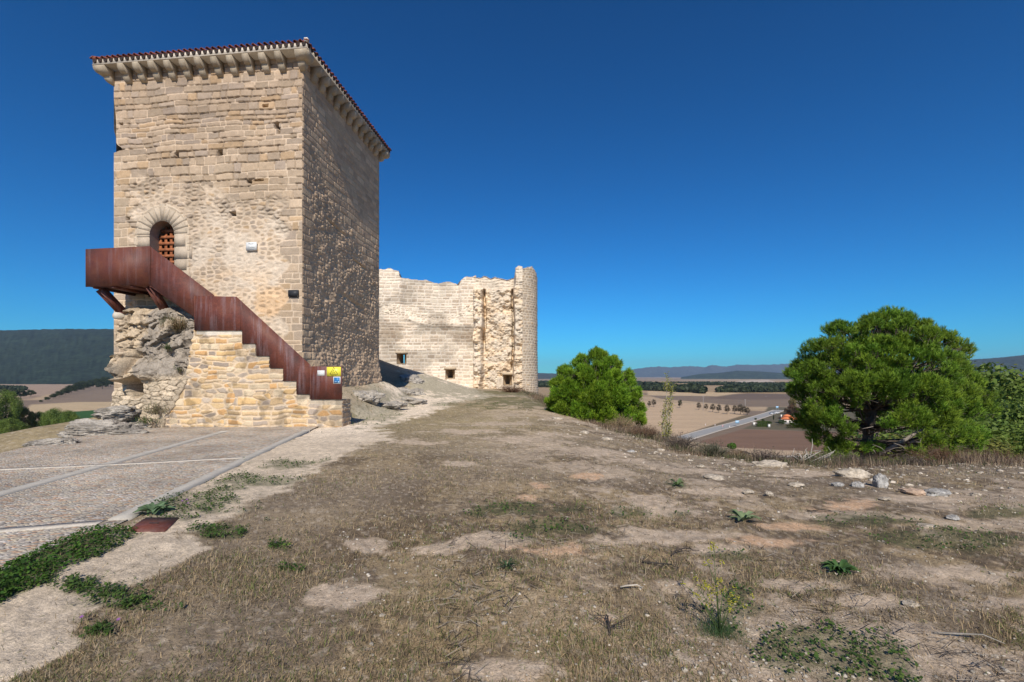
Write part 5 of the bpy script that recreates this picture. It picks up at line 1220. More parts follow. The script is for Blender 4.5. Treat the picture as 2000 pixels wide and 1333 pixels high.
def pine(name, base, clumps, per, L, m, wn, c1, c2, label, seed, trunk, limbs=(), gap=.0):
    """clumps: (centre, radius) in metres relative to the base"""
    r = np.random.default_rng(seed); e = empty(name, base, 0, label, 'pine tree'); Ps = []; Ds = []; Cs = []; cen = np.array([c for c, _ in clumps]); rad = np.array([q for _, q in clumps]); mid = cen.mean(0)
    for c, q in clumps:
        n = int(per * q * q); d = r.normal(0, 1, (n, 3)); d /= np.linalg.norm(d, axis=1)[:, None]; out = (np.array(c) - mid); out = out / (np.linalg.norm(out) + 1e-6)
        d = d + out * .45 + np.array([0, 0, .35]); d /= np.linalg.norm(d, axis=1)[:, None]
        rr = q * (1 - .55 * r.random(n) ** 1.7) * (1 + .22 * (vn3(d * 2.2 + np.array(c) * 3, seed) - .5) * 2); p = np.array(c) + d * rr[:, None] * np.array([1, 1, .85])
        # drop tufts buried deep inside other clumps
        dd = np.linalg.norm(p[:, None] - cen[None], axis=2) / rad[None]; k = (np.sort(dd, axis=1)[:, 0] > .38); p, d = p[k], d[k]
        dr = d * .75 + np.array([0, 0, .95]) + out * .25 + r.normal(0, .22, p.shape)
        Ps.append(p); Ds.append(dr); cc = np.array(c1) + (np.array(c2) - np.array(c1)) * (r.random(len(p)) ** 1.2)[:, None]; Cs.append(cc * r.uniform(.82, 1.15) * np.array([r.uniform(.9, 1.15), 1, 1]))
    P = np.concatenate(Ps); Dn = np.concatenate(Ds); C = np.concatenate(Cs); Ln = L * r.uniform(.7, 1.25, len(P))
    V, Fs, Cc = needle_tufts(P, Dn, Ln, m, wn, C, r); npmesh('crown', V, Fs, M_needle, e, Cc)
    tb = MB(); bc = (.13, .105, .085)
    tb.tube(trunk[0], trunk[1], 10, col=bc)
    for pts, rd, cc in limbs: tb.tube(pts, rd, 6, col=cc)
    tb.build('trunk', M_bark, e, smooth=True)
    br = MB(); tr = [Vector(p) for p in trunk[0]]
    for c, q in clumps:
        c = Vector(c); k = min(len(tr) - 1, max(1, int(len(tr) * min(.95, .15 + .75 * c.z / (tr[-1].z + 1))))); s0 = tr[k]
        md = s0.lerp(c, .5) + Vector((r.normal(0, .15), r.normal(0, .15), r.normal(-.15, .12)))
        br.tube([s0, s0.lerp(md, .5), md, md.lerp(c, .6), c], [.045, .036, .028, .018, .008], 5, col=(.10, .08, .065), cap=False)
        for _ in range(5):
            d = Vector(r.normal(0, 1, 3)); d.normalize(); br.tube([md.lerp(c, .6), c + d * q * .75], [.012, .004], 4, col=(.13, .11, .085), cap=False)
        # fine twigs carrying the tufts
    kk = r.choice(len(P), min(len(P), 900), replace=False)
    for i in kk:
        d = Dn[i] / np.linalg.norm(Dn[i]); br.tube([tuple(P[i] - d * L * 2.2), tuple(P[i])], [.006, .004], 3, col=(.19, .155, .12), cap=False)
    br.build('branches', M_bark, e, smooth=True)
    return e
def PX(px, py, D): return np.array([(px - CX) / F * D, D, CZ + (HY - py) / F * D])
# large pine: clump centres read off its outline, spread in depth
BD = 17.5; bb = PX(1692, 918, BD); bb[2] = float(H(bb[:1], bb[1:2])[0]) - .05
BIG = [(1740, 628, 0, 34), (1700, 650, .6, 38), (1785, 655, -.4, 38), (1640, 652, .2, 34), (1835, 668, .5, 36), (1600, 690, -.3, 36), (1660, 695, -1.2, 40), (1720, 690, -1.3, 42), (1780, 700, -1.4, 42), (1848, 712, -.5, 38),
       (1870, 690, .2, 22), (1572, 720, .3, 30), (1545, 728, .1, 14), (1566, 762, -.2, 28), (1610, 752, -1.3, 34), (1680, 750, -1.9, 38), (1745, 752, -2.0, 40), (1808, 760, -1.7, 40), (1860, 765, -.6, 38), (1590, 800, -.8, 28),
       (1570, 822, -.2, 24), (1625, 812, -1.5, 28), (1600, 850, -.6, 26), (1632, 868, -.6, 22), (1655, 835, -1.3, 22), (1780, 812, -1.9, 34), (1835, 812, -1.6, 36), (1885, 800, -.6, 32), (1915, 780, -.1, 26), (1930, 800, 0, 20),
       (1868, 845, -1.2, 32), (1905, 850, -.6, 24), (1820, 858, -1.6, 24), (1850, 880, -1.2, 24), (1895, 868, -.6, 18), (1788, 880, -1.6, 18), (1805, 900, -1.4, 16), (1700, 730, 1.0, 50), (1780, 740, 1.2, 50), (1640, 760, .9, 42), (1840, 770, 1.2, 45),
       (1900, 745, .6, 22), (1590, 745, .9, 36), (1745, 660, 1.0, 40), (1700, 800, 1.3, 34), (1690, 872, -1.0, 13), (1655, 872, -.8, 14), (1860, 730, 1.0, 36), (1768, 625, .2, 20), (1700, 625, .2, 16), (1716, 874, -1.0, 11), (1735, 826, -1.9, 15), (1620, 715, .8, 36)]
cl = []
rb = random.Random(11)
for px, py, dz, q in BIG:
    D = BD + dz; p = PX(px, py, D) - bb; R0 = q / F * D * .92; cl.append((tuple(p), R0))
    for k in range(3):
        a = rb.uniform(0, 6.28); u = rb.uniform(.45, .8) * R0; cl.append(((p[0] + u * math.cos(a), p[1] + rb.uniform(-.3, .3), p[2] + u * math.sin(a) * .9), R0 * rb.uniform(.42, .6)))
OUTB = [(1535, 735), (1570, 690), (1630, 640), (1700, 612), (1790, 615), (1850, 655), (1885, 700), (1900, 745), (1940, 790), (1915, 850), (1880, 885), (1800, 800), (1700, 790), (1620, 850), (1575, 820), (1560, 770)]
for i in range(150):
    x_, y_ = rb.uniform(1540, 1930), rb.uniform(615, 880)
    if polysd(np.array([x_]), np.array([y_]), OUTB)[0] > -10: continue
    e_ = ((x_ - 1735) / 205) ** 2 * .8 + ((y_ - 745) / 150) ** 2 * .5; dd_ = -2.1 * math.sqrt(max(.05, 1 - e_)) * rb.uniform(.7, 1.05); q = rb.uniform(11, 19); D = BD + dd_; p = PX(x_, y_, D) - bb; cl.append((tuple(p), q / F * D))
def bp(px, py, dz=0): return tuple(PX(px, py, BD + dz) - bb)
tr = ([(0, 0, -.2), bp(1691, 895), bp(1694, 862), bp(1698, 835), bp(1703, 800), bp(1712, 765), bp(1722, 725), bp(1735, 680)], [.24, .19, .175, .165, .15, .12, .08, .04])
gy = (.27, .235, .20); dkb = (.12, .10, .085)
lm = [([bp(1695, 898, -.1), bp(1720, 886, -.6), bp(1745, 872, -.9), bp(1775, 855, -1.1), bp(1805, 835, -1.2), bp(1840, 800, -1.2), bp(1862, 783, -1.2)], [.10, .085, .08, .065, .05, .04, .02], gy),
      ([bp(1704, 800), bp(1735, 785, -.9), bp(1757, 772, -1.6), bp(1766, 756, -1.8)], [.08, .06, .045, .02], gy), ([bp(1700, 815), bp(1675, 790, -.5), bp(1650, 760, -.9), bp(1620, 735, -.8)], [.07, .055, .04, .02], dkb),
      ([bp(1702, 805), bp(1680, 760, -.4), bp(1640, 720, -.9), bp(1632, 700, -1.0)], [.06, .05, .035, .02], gy), ([bp(1695, 850), bp(1665, 830, -.6), bp(1640, 812, -.9)], [.05, .035, .015], dkb),
      ([bp(1697, 840), bp(1740, 820, .3), bp(1790, 790, .2)], [.07, .05, .02], dkb), ([bp(1694, 870), bp(1655, 850, -.4), bp(1625, 845, -.5)], [.045, .03, .012], gy)]
r5 = np.random.default_rng(55)
for i in range(46):                                     # bare dead twigs low on the right
    x = r5.uniform(1700, 1830); y = r5.uniform(815, 900); s0 = bp(x, y, r5.uniform(-1.6, -.6)); d = r5.normal(0, 1, 3) * np.array([.55, .3, .25]) + np.array([.25, -.1, -.05])
    s1 = np.array(s0) + d * .5; s2 = s1 + d * .4 + r5.normal(0, .08, 3); lm.append(([s0, tuple(s1), tuple(s2)], [.013, .009, .003], gy))
for i in range(9):                                      # roots and dead stubs at the foot
    a = r5.uniform(-.6, 3.6); lm.append(([(0, 0, .25), (.2 * math.cos(a), -.25 * abs(math.sin(a)), .08), (.5 * math.cos(a), -.6 * abs(math.sin(a)), -.08)], [.07, .05, .02], gy))
pine('pine_tree', tuple(bb), cl, 620, .18, 17, .0115, (.06, .13, .012), (.23, .36, .034), 'large spreading round crowned pine on the right of the hilltop', 21, tr, lm)
# smaller dense pine
SD = 21.5; sb = PX(1168, 842, SD); sb[2] = float(H(sb[:1], sb[1:2])[0]) - .1
SM = [(1165, 702, 0, 22), (1135, 712, .2, 22), (1195, 715, .2, 24), (1110, 730, 0, 22), (1150, 735, -1.0, 28), (1190, 745, -1.1, 28), (1222, 742, 0, 22), (1092, 755, 0, 20), (1120, 765, -1.1, 28), (1165, 775, -1.5, 30), (1205, 780, -1.2, 28), (1236, 772, -.2, 20),
      (1082, 785, 0, 18), (1105, 798, -.9, 24), (1140, 806, -1.4, 26), (1180, 812, -1.5, 28), (1220, 812, -.9, 26), (1246, 800, 0, 18), (1250, 822, 0, 14), (1080, 800, .3, 14), (1150, 760, 1.0, 46), (1190, 770, 1.2, 46), (1120, 770, 1.0, 36), (1215, 780, 1.0, 36), (1168, 830, -1.0, 20), (1210, 828, -.8, 18), (1168, 692, 0, 14)]
cl = []
for px, py, dz, q in SM:
    D = SD + dz; p = PX(px, py, D) - sb; R0 = q / F * D * .9; cl.append((tuple(p), R0))
    for k in range(2):
        a = rb.uniform(0, 6.28); u = rb.uniform(.5, .85) * R0; cl.append(((p[0] + u * math.cos(a), p[1] + rb.uniform(-.3, .3), p[2] + abs(u * math.sin(a)) * .9), R0 * rb.uniform(.35, .5)))
OUTL = [(1075, 800), (1072, 770), (1090, 735), (1125, 705), (1165, 690), (1205, 703), (1240, 740), (1255, 785), (1258, 830), (1200, 842), (1120, 815)]
for i in range(90):
    x_, y_ = rb.uniform(1078, 1254), rb.uniform(695, 838)
    if polysd(np.array([x_]), np.array([y_]), OUTL)[0] > -6: continue
    cx_ = abs(x_ - 1165) / 95; dd_ = -1.5 * math.sqrt(max(0, 1 - cx_ ** 2 * .9)) * rb.uniform(.75, 1.05); q = rb.uniform(9, 15); D = SD + dd_; p = PX(x_, y_, D) - sb; cl.append((tuple(p), q / F * D))
tr = ([(0, 0, -.3), (0, 0, .8), (.05, 0, 1.6), (0, .05, 2.6), (0, 0, 3.3)], [.16, .13, .10, .06, .03])
pine('pine_tree', tuple(sb), cl, 950, .20, 14, .015, (.08, .165, .010), (.24, .38, .028), 'small dense bright green pine beside the ruined round tower', 22, tr)

# slender poplar sapling
PD = 16.2; x = (1302 - CX) / F * PD; z = float(H(np.array([x]), np.array([PD]))[0]); pe = empty('poplar_sapling', (x, PD, z), 0, 'slender young poplar with sparse yellow green leaves between the two pines', 'tree')
m = MB(); r = np.random.default_rng(77); hh = CZ + (HY - 738) / F * PD - z; tips = []
stems = [[(0, 0, -.1), (.03, 0, hh * .3), (-.02, 0, hh * .65), (.02, 0, hh)], [(.03, .02, -.1), (.12, .05, hh * .3), (.14, .0, hh * .6), (.17, 0, hh * .85)], [(-.03, .02, -.1), (-.12, 0, hh * .25), (-.10, .05, hh * .5)]]
for st in stems:
    m.tube(st, [.022, .017, .012, .004][:len(st)], 6, col=(.33, .30, .24))
    for i in range(34):
        t = r.uniform(.08, 1) * (len(st) - 1); k = min(int(t), len(st) - 2); p = Vector(st[k]).lerp(Vector(st[k + 1]), t - k); a = r.uniform(0, 6.28); l_ = r.uniform(.12, .34)
        q = p + Vector((math.cos(a) * l_ * .42, math.sin(a) * l_ * .42, l_)); m.tube([p, q], [.006, .002], 3, col=(.30, .27, .2), cap=False); tips += [p.lerp(q, u) for u in (.3, .6, .8, 1)]
m.build('trunk', M_bark, pe)
tips = np.array([tuple(t) for t in tips]); n = 1100; k = r.integers(0, len(tips), n); c = tips[k] + r.normal(0, .045, (n, 3))
V, Q, C = leafquads(c, r.normal(0, 1, (n, 3)), r.uniform(.016, .032, n), (A(.22, .25, .05) + (A(.38, .34, .06) - A(.22, .25, .05)) * (r.random(n) ** 2)[:, None]) * r.uniform(.7, 1.2, (n, 1)), r, .8)
npmesh('leaves', V, [Q], M_leaf, pe, C)

# ------------------------------------------------------------------ broadleaf trees
def leaf_tree(name, seed, h, wr, c1, c2, nl, ls, label, cat='tree', group=None, trunk=.22, loc=(0, 0, 0), shape='round', tcol=(.14, .115, .09)):
    r = np.random.default_rng(seed); e = empty(name, loc, 0, label, cat, group); nc = 26; C0 = []; R0 = []
    for i in range(nc):
        a = r.uniform(0, 6.28); u = r.uniform(-.75, 1); q = math.sqrt(max(0, 1 - u * u)) * r.uniform(.45, .9)
        if shape == 'cone': q *= .9 * (1 - (u + 1) / 2 * .75)
        if shape == 'box': q = r.uniform(.2, 1)
        C0.append((math.cos(a) * q * wr, math.sin(a) * q * wr, h * (.58 + .34 * u))); R0.append(wr * r.uniform(.25, .45))
    C0 = np.array(C0); R0 = np.array(R0); k = r.integers(0, nc, nl); d = r.normal(0, 1, (nl, 3)); d /= np.linalg.norm(d, axis=1)[:, None]
    p = C0[k] + d * (R0[k] * (.55 + .5 * r.random(nl)))[:, None]; p[:, 2] = np.maximum(p[:, 2], h * .06 + .1 * r.random(nl))
    col = A(*c1) + (A(*c2) - A(*c1)) * (((k * .37) % 1) * .5 + .5 * r.random(nl))[:, None]
    V, Q, C = leafquads(p, d + r.normal(0, .5, (nl, 3)), ls * r.uniform(.6, 1.3, nl), col * r.uniform(.8, 1.2, (nl, 1)), r, .7)
    npmesh('crown', V, [Q], M_leaf, e, C)
    m = MB(); m.tube([(0, 0, -1), (0, 0, h * .25), (.05 * wr, 0, h * .5), (0, 0, h * .8)], [trunk, trunk * .8, trunk * .55, trunk * .15], 7, col=tcol)
    for i in range(7): c = C0[r.integers(0, nc)]; m.tube([(0, 0, h * r.uniform(.2, .45)), tuple(c * .6 + np.array([0, 0, h * .15])), tuple(c)], [trunk * .4, trunk * .25, trunk * .08], 5, col=tcol, cap=False)
    m.build('trunk', M_bark, e); return e
def zg(x, y): return float(H(np.array([float(x)]), np.array([float(y)]))[0])
def place(proto, px, D, s, label, used=[], sx=1.0, dz=0):
    x = (px - CX) / F * D; o = proto if proto.name not in used else copy_tree(proto); used.append(proto.name)
    o.location = (x, D, zg(x, D) + dz); o.rotation_euler = (0, 0, rg.uniform(0, 6.28)); o.scale = (s * sx, s * sx, s); o['label'] = label; return o
# woods below the crest on the right
GR1 = ((.08, .14, .022), (.19, .25, .045)); GR2 = ((.03, .05, .014), (.07, .09, .025)); GR3 = ((.09, .12, .025), (.22, .21, .045))
big = leaf_tree('broadleaf_tree', 31, 10, 4.6, *GR1, 20000, .12, 'x', group=None)
bg2 = leaf_tree('broadleaf_tree', 32, 10, 4.4, *GR3, 20000, .12, 'x')
def placeh(proto, px, D, ytop, ybase, label, sx=1.0, used=[]):
    """scaled so that it reads from ybase to ytop"""
    z0 = CZ + (HY - ybase) / F * D; z1 = CZ + (HY - ytop) / F * D; x = (px - CX) / F * D; g = zg(x, D); z0 = min(z0, g) if True else z0; o = proto if proto.name not in used else copy_tree(proto); used.append(proto.name)
    s = (z1 - g) / 9.6; o.location = (x, D, g); o.scale = (s * sx, s * sx, s); o.rotation_euler = (0, 0, rg.uniform(0, 6.28)); o['label'] = label; return o
placeh(big, 1915, 62, 742, 860, 'broad green tree just right of the large pine', 1.0)
placeh(bg2, 1962, 70, 756, 860, 'olive green tree with yellowing leaves beyond the broad green tree', .8)
placeh(big, 1905, 36, 832, 930, 'low green bush tree under the right side of the large pine', 1.5)
placeh(bg2, 1850, 33, 862, 930, 'yellow green thicket under the large pine crown', 2.0)
placeh(big, 2015, 42, 800, 880, 'dark tree cut by the right edge beside the dirt track', .9)
placeh(big, 1992, 95, 762, 800, 'distant dark tree at the right edge', .6)
placeh(bg2, 1780, 34, 880, 930, 'leafy thicket behind the foot of the large pine', 2.0)
placeh(big, 1720, 40, 868, 930, 'green shrubbery directly behind the large pine trunk', 1.6)
# track showing on the right
def blobsheet(name, pts, dz, m_, z=-30):
    pass
# left valley trees
for i, (px, D, yt, yb, sx, lab, pr) in enumerate([
    (12, 225, 770, 855, .55, 'tall green tree at the left edge of the photo', big), (-35, 215, 775, 855, .6, 'tree cropped by the left edge', big), (45, 232, 800, 855, .7, 'lower dark green tree right of the tall left edge tree', bg2),
    (75, 238, 808, 850, .9, 'round green tree in the hedgerow by the ploughed slope', big), (105, 228, 802, 852, .75, 'dark round tree in front of the green field', big), (132, 222, 806, 856, .8, 'dense dark tree left of the rock shelf', big),
    (158, 216, 822, 858, .9, 'yellowing tree close to the rock shelf', bg2), (120, 205, 838, 862, .9, 'small bright bush under the dark trees by the rock shelf', bg2), (20, 215, 820, 852, 1.0, 'dark shrub under the tall left edge tree', big)]):
    placeh(pr, px, D, yt, yb, lab, sx)
hr = leaf_tree('hedgerow_tree', 34, 10, 4.8, (.03, .045, .015), (.065, .08, .03), 3500, .30, 'x', group='trees along the field hedgerow in the left valley')
for i, (px, D, yt) in enumerate([(68, 520, 790), (80, 560, 782), (92, 600, 776), (104, 650, 770), (116, 700, 765), (128, 760, 759), (140, 830, 754), (152, 920, 750), (164, 1050, 746), (176, 1200, 744), (188, 1300, 741), (206, 1300, 738), (216, 1350, 741), (20, 640, 762), (40, 650, 762), (5, 700, 761), (-15, 660, 762), (60, 700, 763), (30, 760, 764), (200, 1150, 742)]):
    o = placeh(hr, px, D, yt, 0, 'small dark tree in the hedgerow running across the left valley', 1.3)
# row of small trees in the stubble on the right
rw = leaf_tree('field_tree', 35, 10, 4.2, (.07, .055, .035), (.13, .10, .06), 1400, .30, 'x', group='row of small bare brown trees across the stubble field', trunk=.4)
rows = [(1365, 431, 787), (1379, 424, 790), (1392, 406, 790), (1404, 395, 791), (1420, 384, 792), (1435, 386, 793), (1446, 378, 791), (1453, 376, 794), (1460, 374, 797), (1268, 466, 784), (1277, 474, 781)]
for px, D, yt in rows: placeh(rw, px, D, yt, 0, 'small brownish tree in the row crossing the stubble field', .8)
dk = leaf_tree('field_tree', 36, 10, 4.0, (.035, .04, .02), (.07, .075, .03), 1400, .32, 'dark round lone tree standing in the stubble between poplar and tree row', trunk=.5); placeh(dk, 1328, 459, 782, 0, dk['label'], .8)
rd_ = leaf_tree('broadleaf_tree', 37, 10, 4.6, (.06, .05, .025), (.15, .07, .035), 6000, .22, 'x'); placeh(rd_, 1548, 345, 791, 0, 'reddish brown autumn tree behind the orange roofed house', 1.05)
yl = leaf_tree('broadleaf_tree', 38, 10, 3.0, (.16, .13, .05), (.26, .21, .08), 4000, .22, 'x'); placeh(yl, 1547, 375, 777, 0, 'pale yellow tree rising behind the reddish tree', .7)
placeh(rd_, 1575, 350, 793, 0, 'brown green tree right of the reddish tree behind the house', 1.0)
cy_ = leaf_tree('cypress', 39, 10, 1.6, (.018, .035, .014), (.035, .055, .02), 4000, .18, 'dark columnar cypress left of the orange roofed house', shape='cone'); placeh(cy_, 1511, 312, 810, 0, cy_['label'], .7)
grn_ = leaf_tree('garden_shrub', 40, 10, 5.2, (.04, .065, .015), (.09, .12, .03), 3500, .26, 'x', cat='shrub')
for px, D, yt, sx, lab in [(1490, 318, 819, 1.2, 'leafy garden shrub left of the cypress'), (1504, 300, 824, 1.3, 'garden shrub below the cypress'), (1527, 296, 821, 1.3, 'dark garden shrub in front of the house'), (1545, 292, 826, 1.5, 'low garden shrub below the white porch'), (1565, 296, 824, 1.3, 'garden shrub right of the house'), (1476, 330, 817, 1.2, 'shrub by the road left of the garden')]:
    placeh(grn_, px, D, yt, 0, lab, sx)
rb_ = leaf_tree('round_bush', 41, 10, 5.6, (.05, .12, .015), (.10, .20, .03), 5000, .5, 'x', cat='bush'); o = placeh(rb_, 1430, 24, 867, 0, 'round bright green bush just beyond the crest below the ploughed field', 1.0)
# clipped hedge
def box_hedge(px0, px1, D, ht, depth, label, c1, c2, seed):
    r = np.random.default_rng(seed); x0 = (px0 - CX) / F * D; x1 = (px1 - CX) / F * D; e = empty('hedge', ((x0 + x1) / 2, D, zg(x0, D)), 0, label, 'hedge'); W = x1 - x0; n = 3500
    p = np.stack([r.uniform(-W / 2, W / 2, n), r.uniform(-depth / 2, depth / 2, n), r.uniform(0, ht, n)], 1); f = r.integers(0, 3, n); p[f == 0, 2] = ht; p[f == 1, 1] = -depth / 2
    V, Q, C = leafquads(p + r.normal(0, .08, p.shape), r.normal(0, 1, (n, 3)), .2 * r.uniform(.6, 1.3, n), (A(*c1) + (A(*c2) - A(*c1)) * r.random((n, 1))), r, .8); npmesh('foliage', V, [Q], M_leaf, e, C)
    m = MB(); [m.tube([(t * W / 2, 0, -.5), (t * W / 2, 0, ht * .8)], .08, 5, col=(.12, .1, .08)) for t in (-.8, -.4, 0, .4, .8)]; m.build('stems', M_bark, e)
box_hedge(1478, 1503, 288, 3.2, 2.0, 'clipped green garden hedge beside the field entrance', (.05, .08, .015), (.10, .15, .03), 1)
box_hedge(1535, 1600, 279, 2.0, 1.5, 'long low brown green hedge in front of the house', (.05, .055, .02), (.11, .10, .035), 2)

# ------------------------------------------------------------------ far woods (masses)
def woods(name, strips, ls, c1, c2, n_, hgt, seed):
    r = np.random.default_rng(seed); Vs = []; Cs = []; 
    for (x0, y0, x1, y1, th, Dn) in strips:
        nn = int(n_ * abs(x1 - x0) / 60); 
        for _ in range(nn):
            t = r.random(); px = x0 + (x1 - x0) * t; py = y0 + (y1 - y0) * t; D = 31.6 * F / (py - HY) if Dn is None else Dn; D *= r.uniform(.97, 1.06); X = (px - CX) / F * D; g = -30 if Dn is None else CZ + (HY - py) / F * D
            hh_ = hgt * r.uniform(.5, 1) * th; rr = hh_ * .62; k = 38; d = r.normal(0, 1, (k, 3)); d /= np.linalg.norm(d, axis=1)[:, None]; p = np.array([X, D, g + hh_ * .5]) + d * np.array([rr, rr, hh_ * .5]); cc = (A(*c1) + (A(*c2) - A(*c1)) * r.random()) * r.uniform(.8, 1.2, (k, 1))
            V, Q, C = leafquads(p, d + r.normal(0, .3, (k, 3)), ls * hh_ / 8 * r.uniform(.7, 1.4, k), cc, r, .8); Vs.append(V); Cs.append(C)
    V = np.concatenate(Vs); Q = np.arange(len(V)).reshape(-1, 4); tag(npmesh(name, V, [Q], M_leaf, None, np.concatenate(Cs)), kind='stuff')
woods('far_woods', [(1230, 757, 1372, 768, 1.3, None), (1235, 752, 1300, 757, 1.2, None), (1250, 762, 1340, 766, 1.1, None), (1345, 753, 1455, 752, .9, None), (1300, 749, 1420, 748.5, .6, None), (1400, 766, 1560, 765, 1.0, None), (1420, 760, 1560, 762, 1.0, None), (1460, 754, 1600, 754, 1.0, None),
      (1050, 756, 1110, 757, 1.2, None), (1040, 747, 1250, 748, .8, None), (1880, 752, 2100, 752, .8, None), (1960, 768, 2100, 775, .9, None)], 2.6, (.028, .042, .018), (.055, .07, .028), 150, 11, 91)
woods('far_woods', [(-80, 758, 50, 762, .8, None), (-60, 748, 120, 744, .45, None), (60, 742, 230, 742, .5, None)], 2.6, (.028, .042, .018), (.055, .07, .028), 110, 11, 92)

# ------------------------------------------------------------------ road, house and roadside things
M_road = mat('asphalt', (.30, .29, .275), noise=(.3, .08, ONE)); M_verge = mat('pale_verge', (.48, .42, .35), noise=(.5, .15, ONE))
def vribbon(name, pts, w_, dz, m_, kind='structure'):
    P = np.array([PL(*p) for p in pts]); d = np.gradient(P, axis=0); d /= np.linalg.norm(d, axis=1)[:, None]; nn = np.stack([d[:, 1], -d[:, 0]], 1); L_ = P - nn * w_ / 2; R_ = P + nn * w_ / 2; n = len(P)
    t = np.linspace(0, n - 1, n * 8); L_ = np.stack([np.interp(t, range(n), L_[:, k]) for k in (0, 1)], 1); R_ = np.stack([np.interp(t, range(n), R_[:, k]) for k in (0, 1)], 1); n = len(L_)
    zl = np.full(n, -30.0) + dz; V = np.vstack([P3(L_[:, 0], L_[:, 1], zl), P3(R_[:, 0], R_[:, 1], zl)]); j = np.arange(n - 1)
    return tag(npmesh(name, V, [np.stack([j, j + 1, n + j + 1, n + j], 1)], m_), kind=kind)
RDP = [(1180, 906), (1300, 868), (1390, 841), (1440, 828), (1480, 816), (1505, 808), (1522, 802)]
vribbon('road_verge', RDP, 10.5, .25, M_verge); vribbon('road', RDP, 7.2, .34, M_road)
vribbon('track', [(1452, 821), (1475, 827), (1480, 829)], 3, .30, M_verge); vribbon('track', [(1330, 893), (1450, 893), (1620, 893), (1800, 893)], 4, .25, M_verge)
HD = 306; hx = (1541 - CX) / F * HD; ho = empty('house', (hx, HD, -30), R(-8), 'white walled house with orange tiled hip roofs beyond the ploughed field', 'house')
M_oroof = mat('orange_tiles', (.62, .20, .08), noise=(1.2, .15, ONE)); M_wall = mat('white_render', (.72, .68, .62), noise=(.6, .05, ONE)); M_salm = mat('salmon_render', (.62, .26, .17)); M_glass = mat('window_dark', (.03, .035, .04), rough=.2, spec=.5)
m = MB(); m.box((0, 0, 1.6), (9.4, 7, 3.2)); m.box((3.2, -2.0, 1.5), (4.5, 5, 3.0)); m.build('wall', M_wall, ho)
m = MB(); m.box((-.8, 1.0, 4.0), (5.0, 4.5, 1.8)); m.build('upper_wall', M_salm, ho)
def hip(m, cx, cy, z, w_, d, h_): 
    a, b = w_ / 2, d / 2; k = min(a, b); m.add([(cx - a, cy - b, z), (cx + a, cy - b, z), (cx + a, cy + b, z), (cx - a, cy + b, z), (cx - a + k, cy, z + h_), (cx + a - k, cy, z + h_)], [[0, 1, 5, 4], [2, 3, 4, 5], [0, 3, 2, 1]], [[1, 2, 5], [3, 0, 4]])
m = MB(); hip(m, -.5, 0, 3.2, 11.0, 8.4, 1.9); m.build('roof', M_oroof, ho); m = MB(); hip(m, -.8, 1.0, 4.9, 6.2, 5.6, 1.3); m.build('roof', M_oroof, ho); m = MB(); hip(m, 3.4, -2.3, 3.02, 5.6, 5.6, 1.3); m.build('roof', M_oroof, ho)
for wx in (-3.4, -1.0): m = MB(); m.box((wx, -3.51, 1.7), (1.0, .06, 1.2)); m.build('window', M_glass, ho)
m = MB(); m.box((3.0, -4.53, 1.4), (1.6, .06, 1.9)); m.build('window', M_glass, ho)
m = MB(); m.box((-4.3, 1.2, 4.9), (.7, .7, 1.8)); m.build('chimney', M_wall, ho)
M_metal = mat('galvanised', (.45, .46, .47), rough=.5, metal=.3); M_wood = mat('pole_grey', (.32, .30, .28)); M_con2 = mat('white_post', (.72, .70, .67))
def roadsign(px, py, D, shape, s, h_, label, col):
    x = (px - CX) / F * D; e = empty('road_sign', (x, D, -30 + .2), 0, label, 'sign'); m = MB(); sp_ = s * .35
    for k in ((-sp_, sp_) if shape == 'rect' else (0,)): m.tube([(k, .05, 0), (k, .05, h_)], .06, 6)
    m.build('post', M_metal, e); m = MB()
    if shape == 'rect': m.box((0, 0, h_ - s * .35), (s, .05, s * .75)); m.build('panel', col, e); m = MB(); m.box((0, -.03, h_ - s * .25), (s * .6, .02, s * .1)); m.build('marking', M_white, e)
    else:
        m.prism([(-s / 2, h_ - s * .86), (s / 2, h_ - s * .86), (0, h_)], -.03, .03); m.build('panel', M_red, e); m = MB(); m.prism([(-s * .3, h_ - s * .76), (s * .3, h_ - s * .76), (0, h_ - s * .24)], -.036, -.031); m.build('panel_centre', M_white, e)
roadsign(1440, 829, 287, 'rect', 2.3, 3.6, 'pale blue rectangular road sign at the roadside', M_sky)
roadsign(1411.5, 836, 272, 'tri', 1.2, 2.6, 'small triangular red warning sign on the far road verge', None)
roadsign(1518, 790, 395, 'rect', 2.2, 5.5, 'blue grey road sign high on posts beside the far end of the road', M_sky)
for k, (px, D, yt, lab) in enumerate([(1373.5, 444, 773, 'tall grey utility pole with crossarm by the tree row'), (1455.5, 418, 780, 'thin pale utility pole behind the road bend'), (1496, 700, 774, 'distant thin utility pole in the far ploughed field'), (1532, 760, 772, 'farthest utility pole near the large pine')]):
    x = (px - CX) / F * D; e = empty('utility_pole', (x, D, -30), 0, lab, 'pole', 'utility poles crossing the fields'); h_ = CZ + (HY - yt) / F * D + 30; m = MB(); m.tube([(0, 0, 0), (0, 0, h_)], [.22, .14], 6); m.build('pole', M_wood, e)
    m = MB(); m.box((0, -.1, h_ - .6), (4.2 if k == 0 else 2.0, .15, .18)); m.build('crossarm', M_wood, e)
for px, py, D, lab in [(1396.5, 832, 290, 'white marker post on the far verge of the road'), (1425, 834, 281, 'white marker post between the two near signs'), (1378, 832, 292, 'leftmost white marker post of the road')]:
    x = (px - CX) / F * D; e = empty('marker_post', (x, D, -30 + .25), 0, lab, 'post', 'marker posts along the road'); m = MB(); m.box((0, 0, .55), (.35, .2, 1.1)); m.build('post_body', M_con2, e); m = MB(); m.box((0, -.105, .85), (.3, .01, .15)); m.build('reflector', M_red, e)
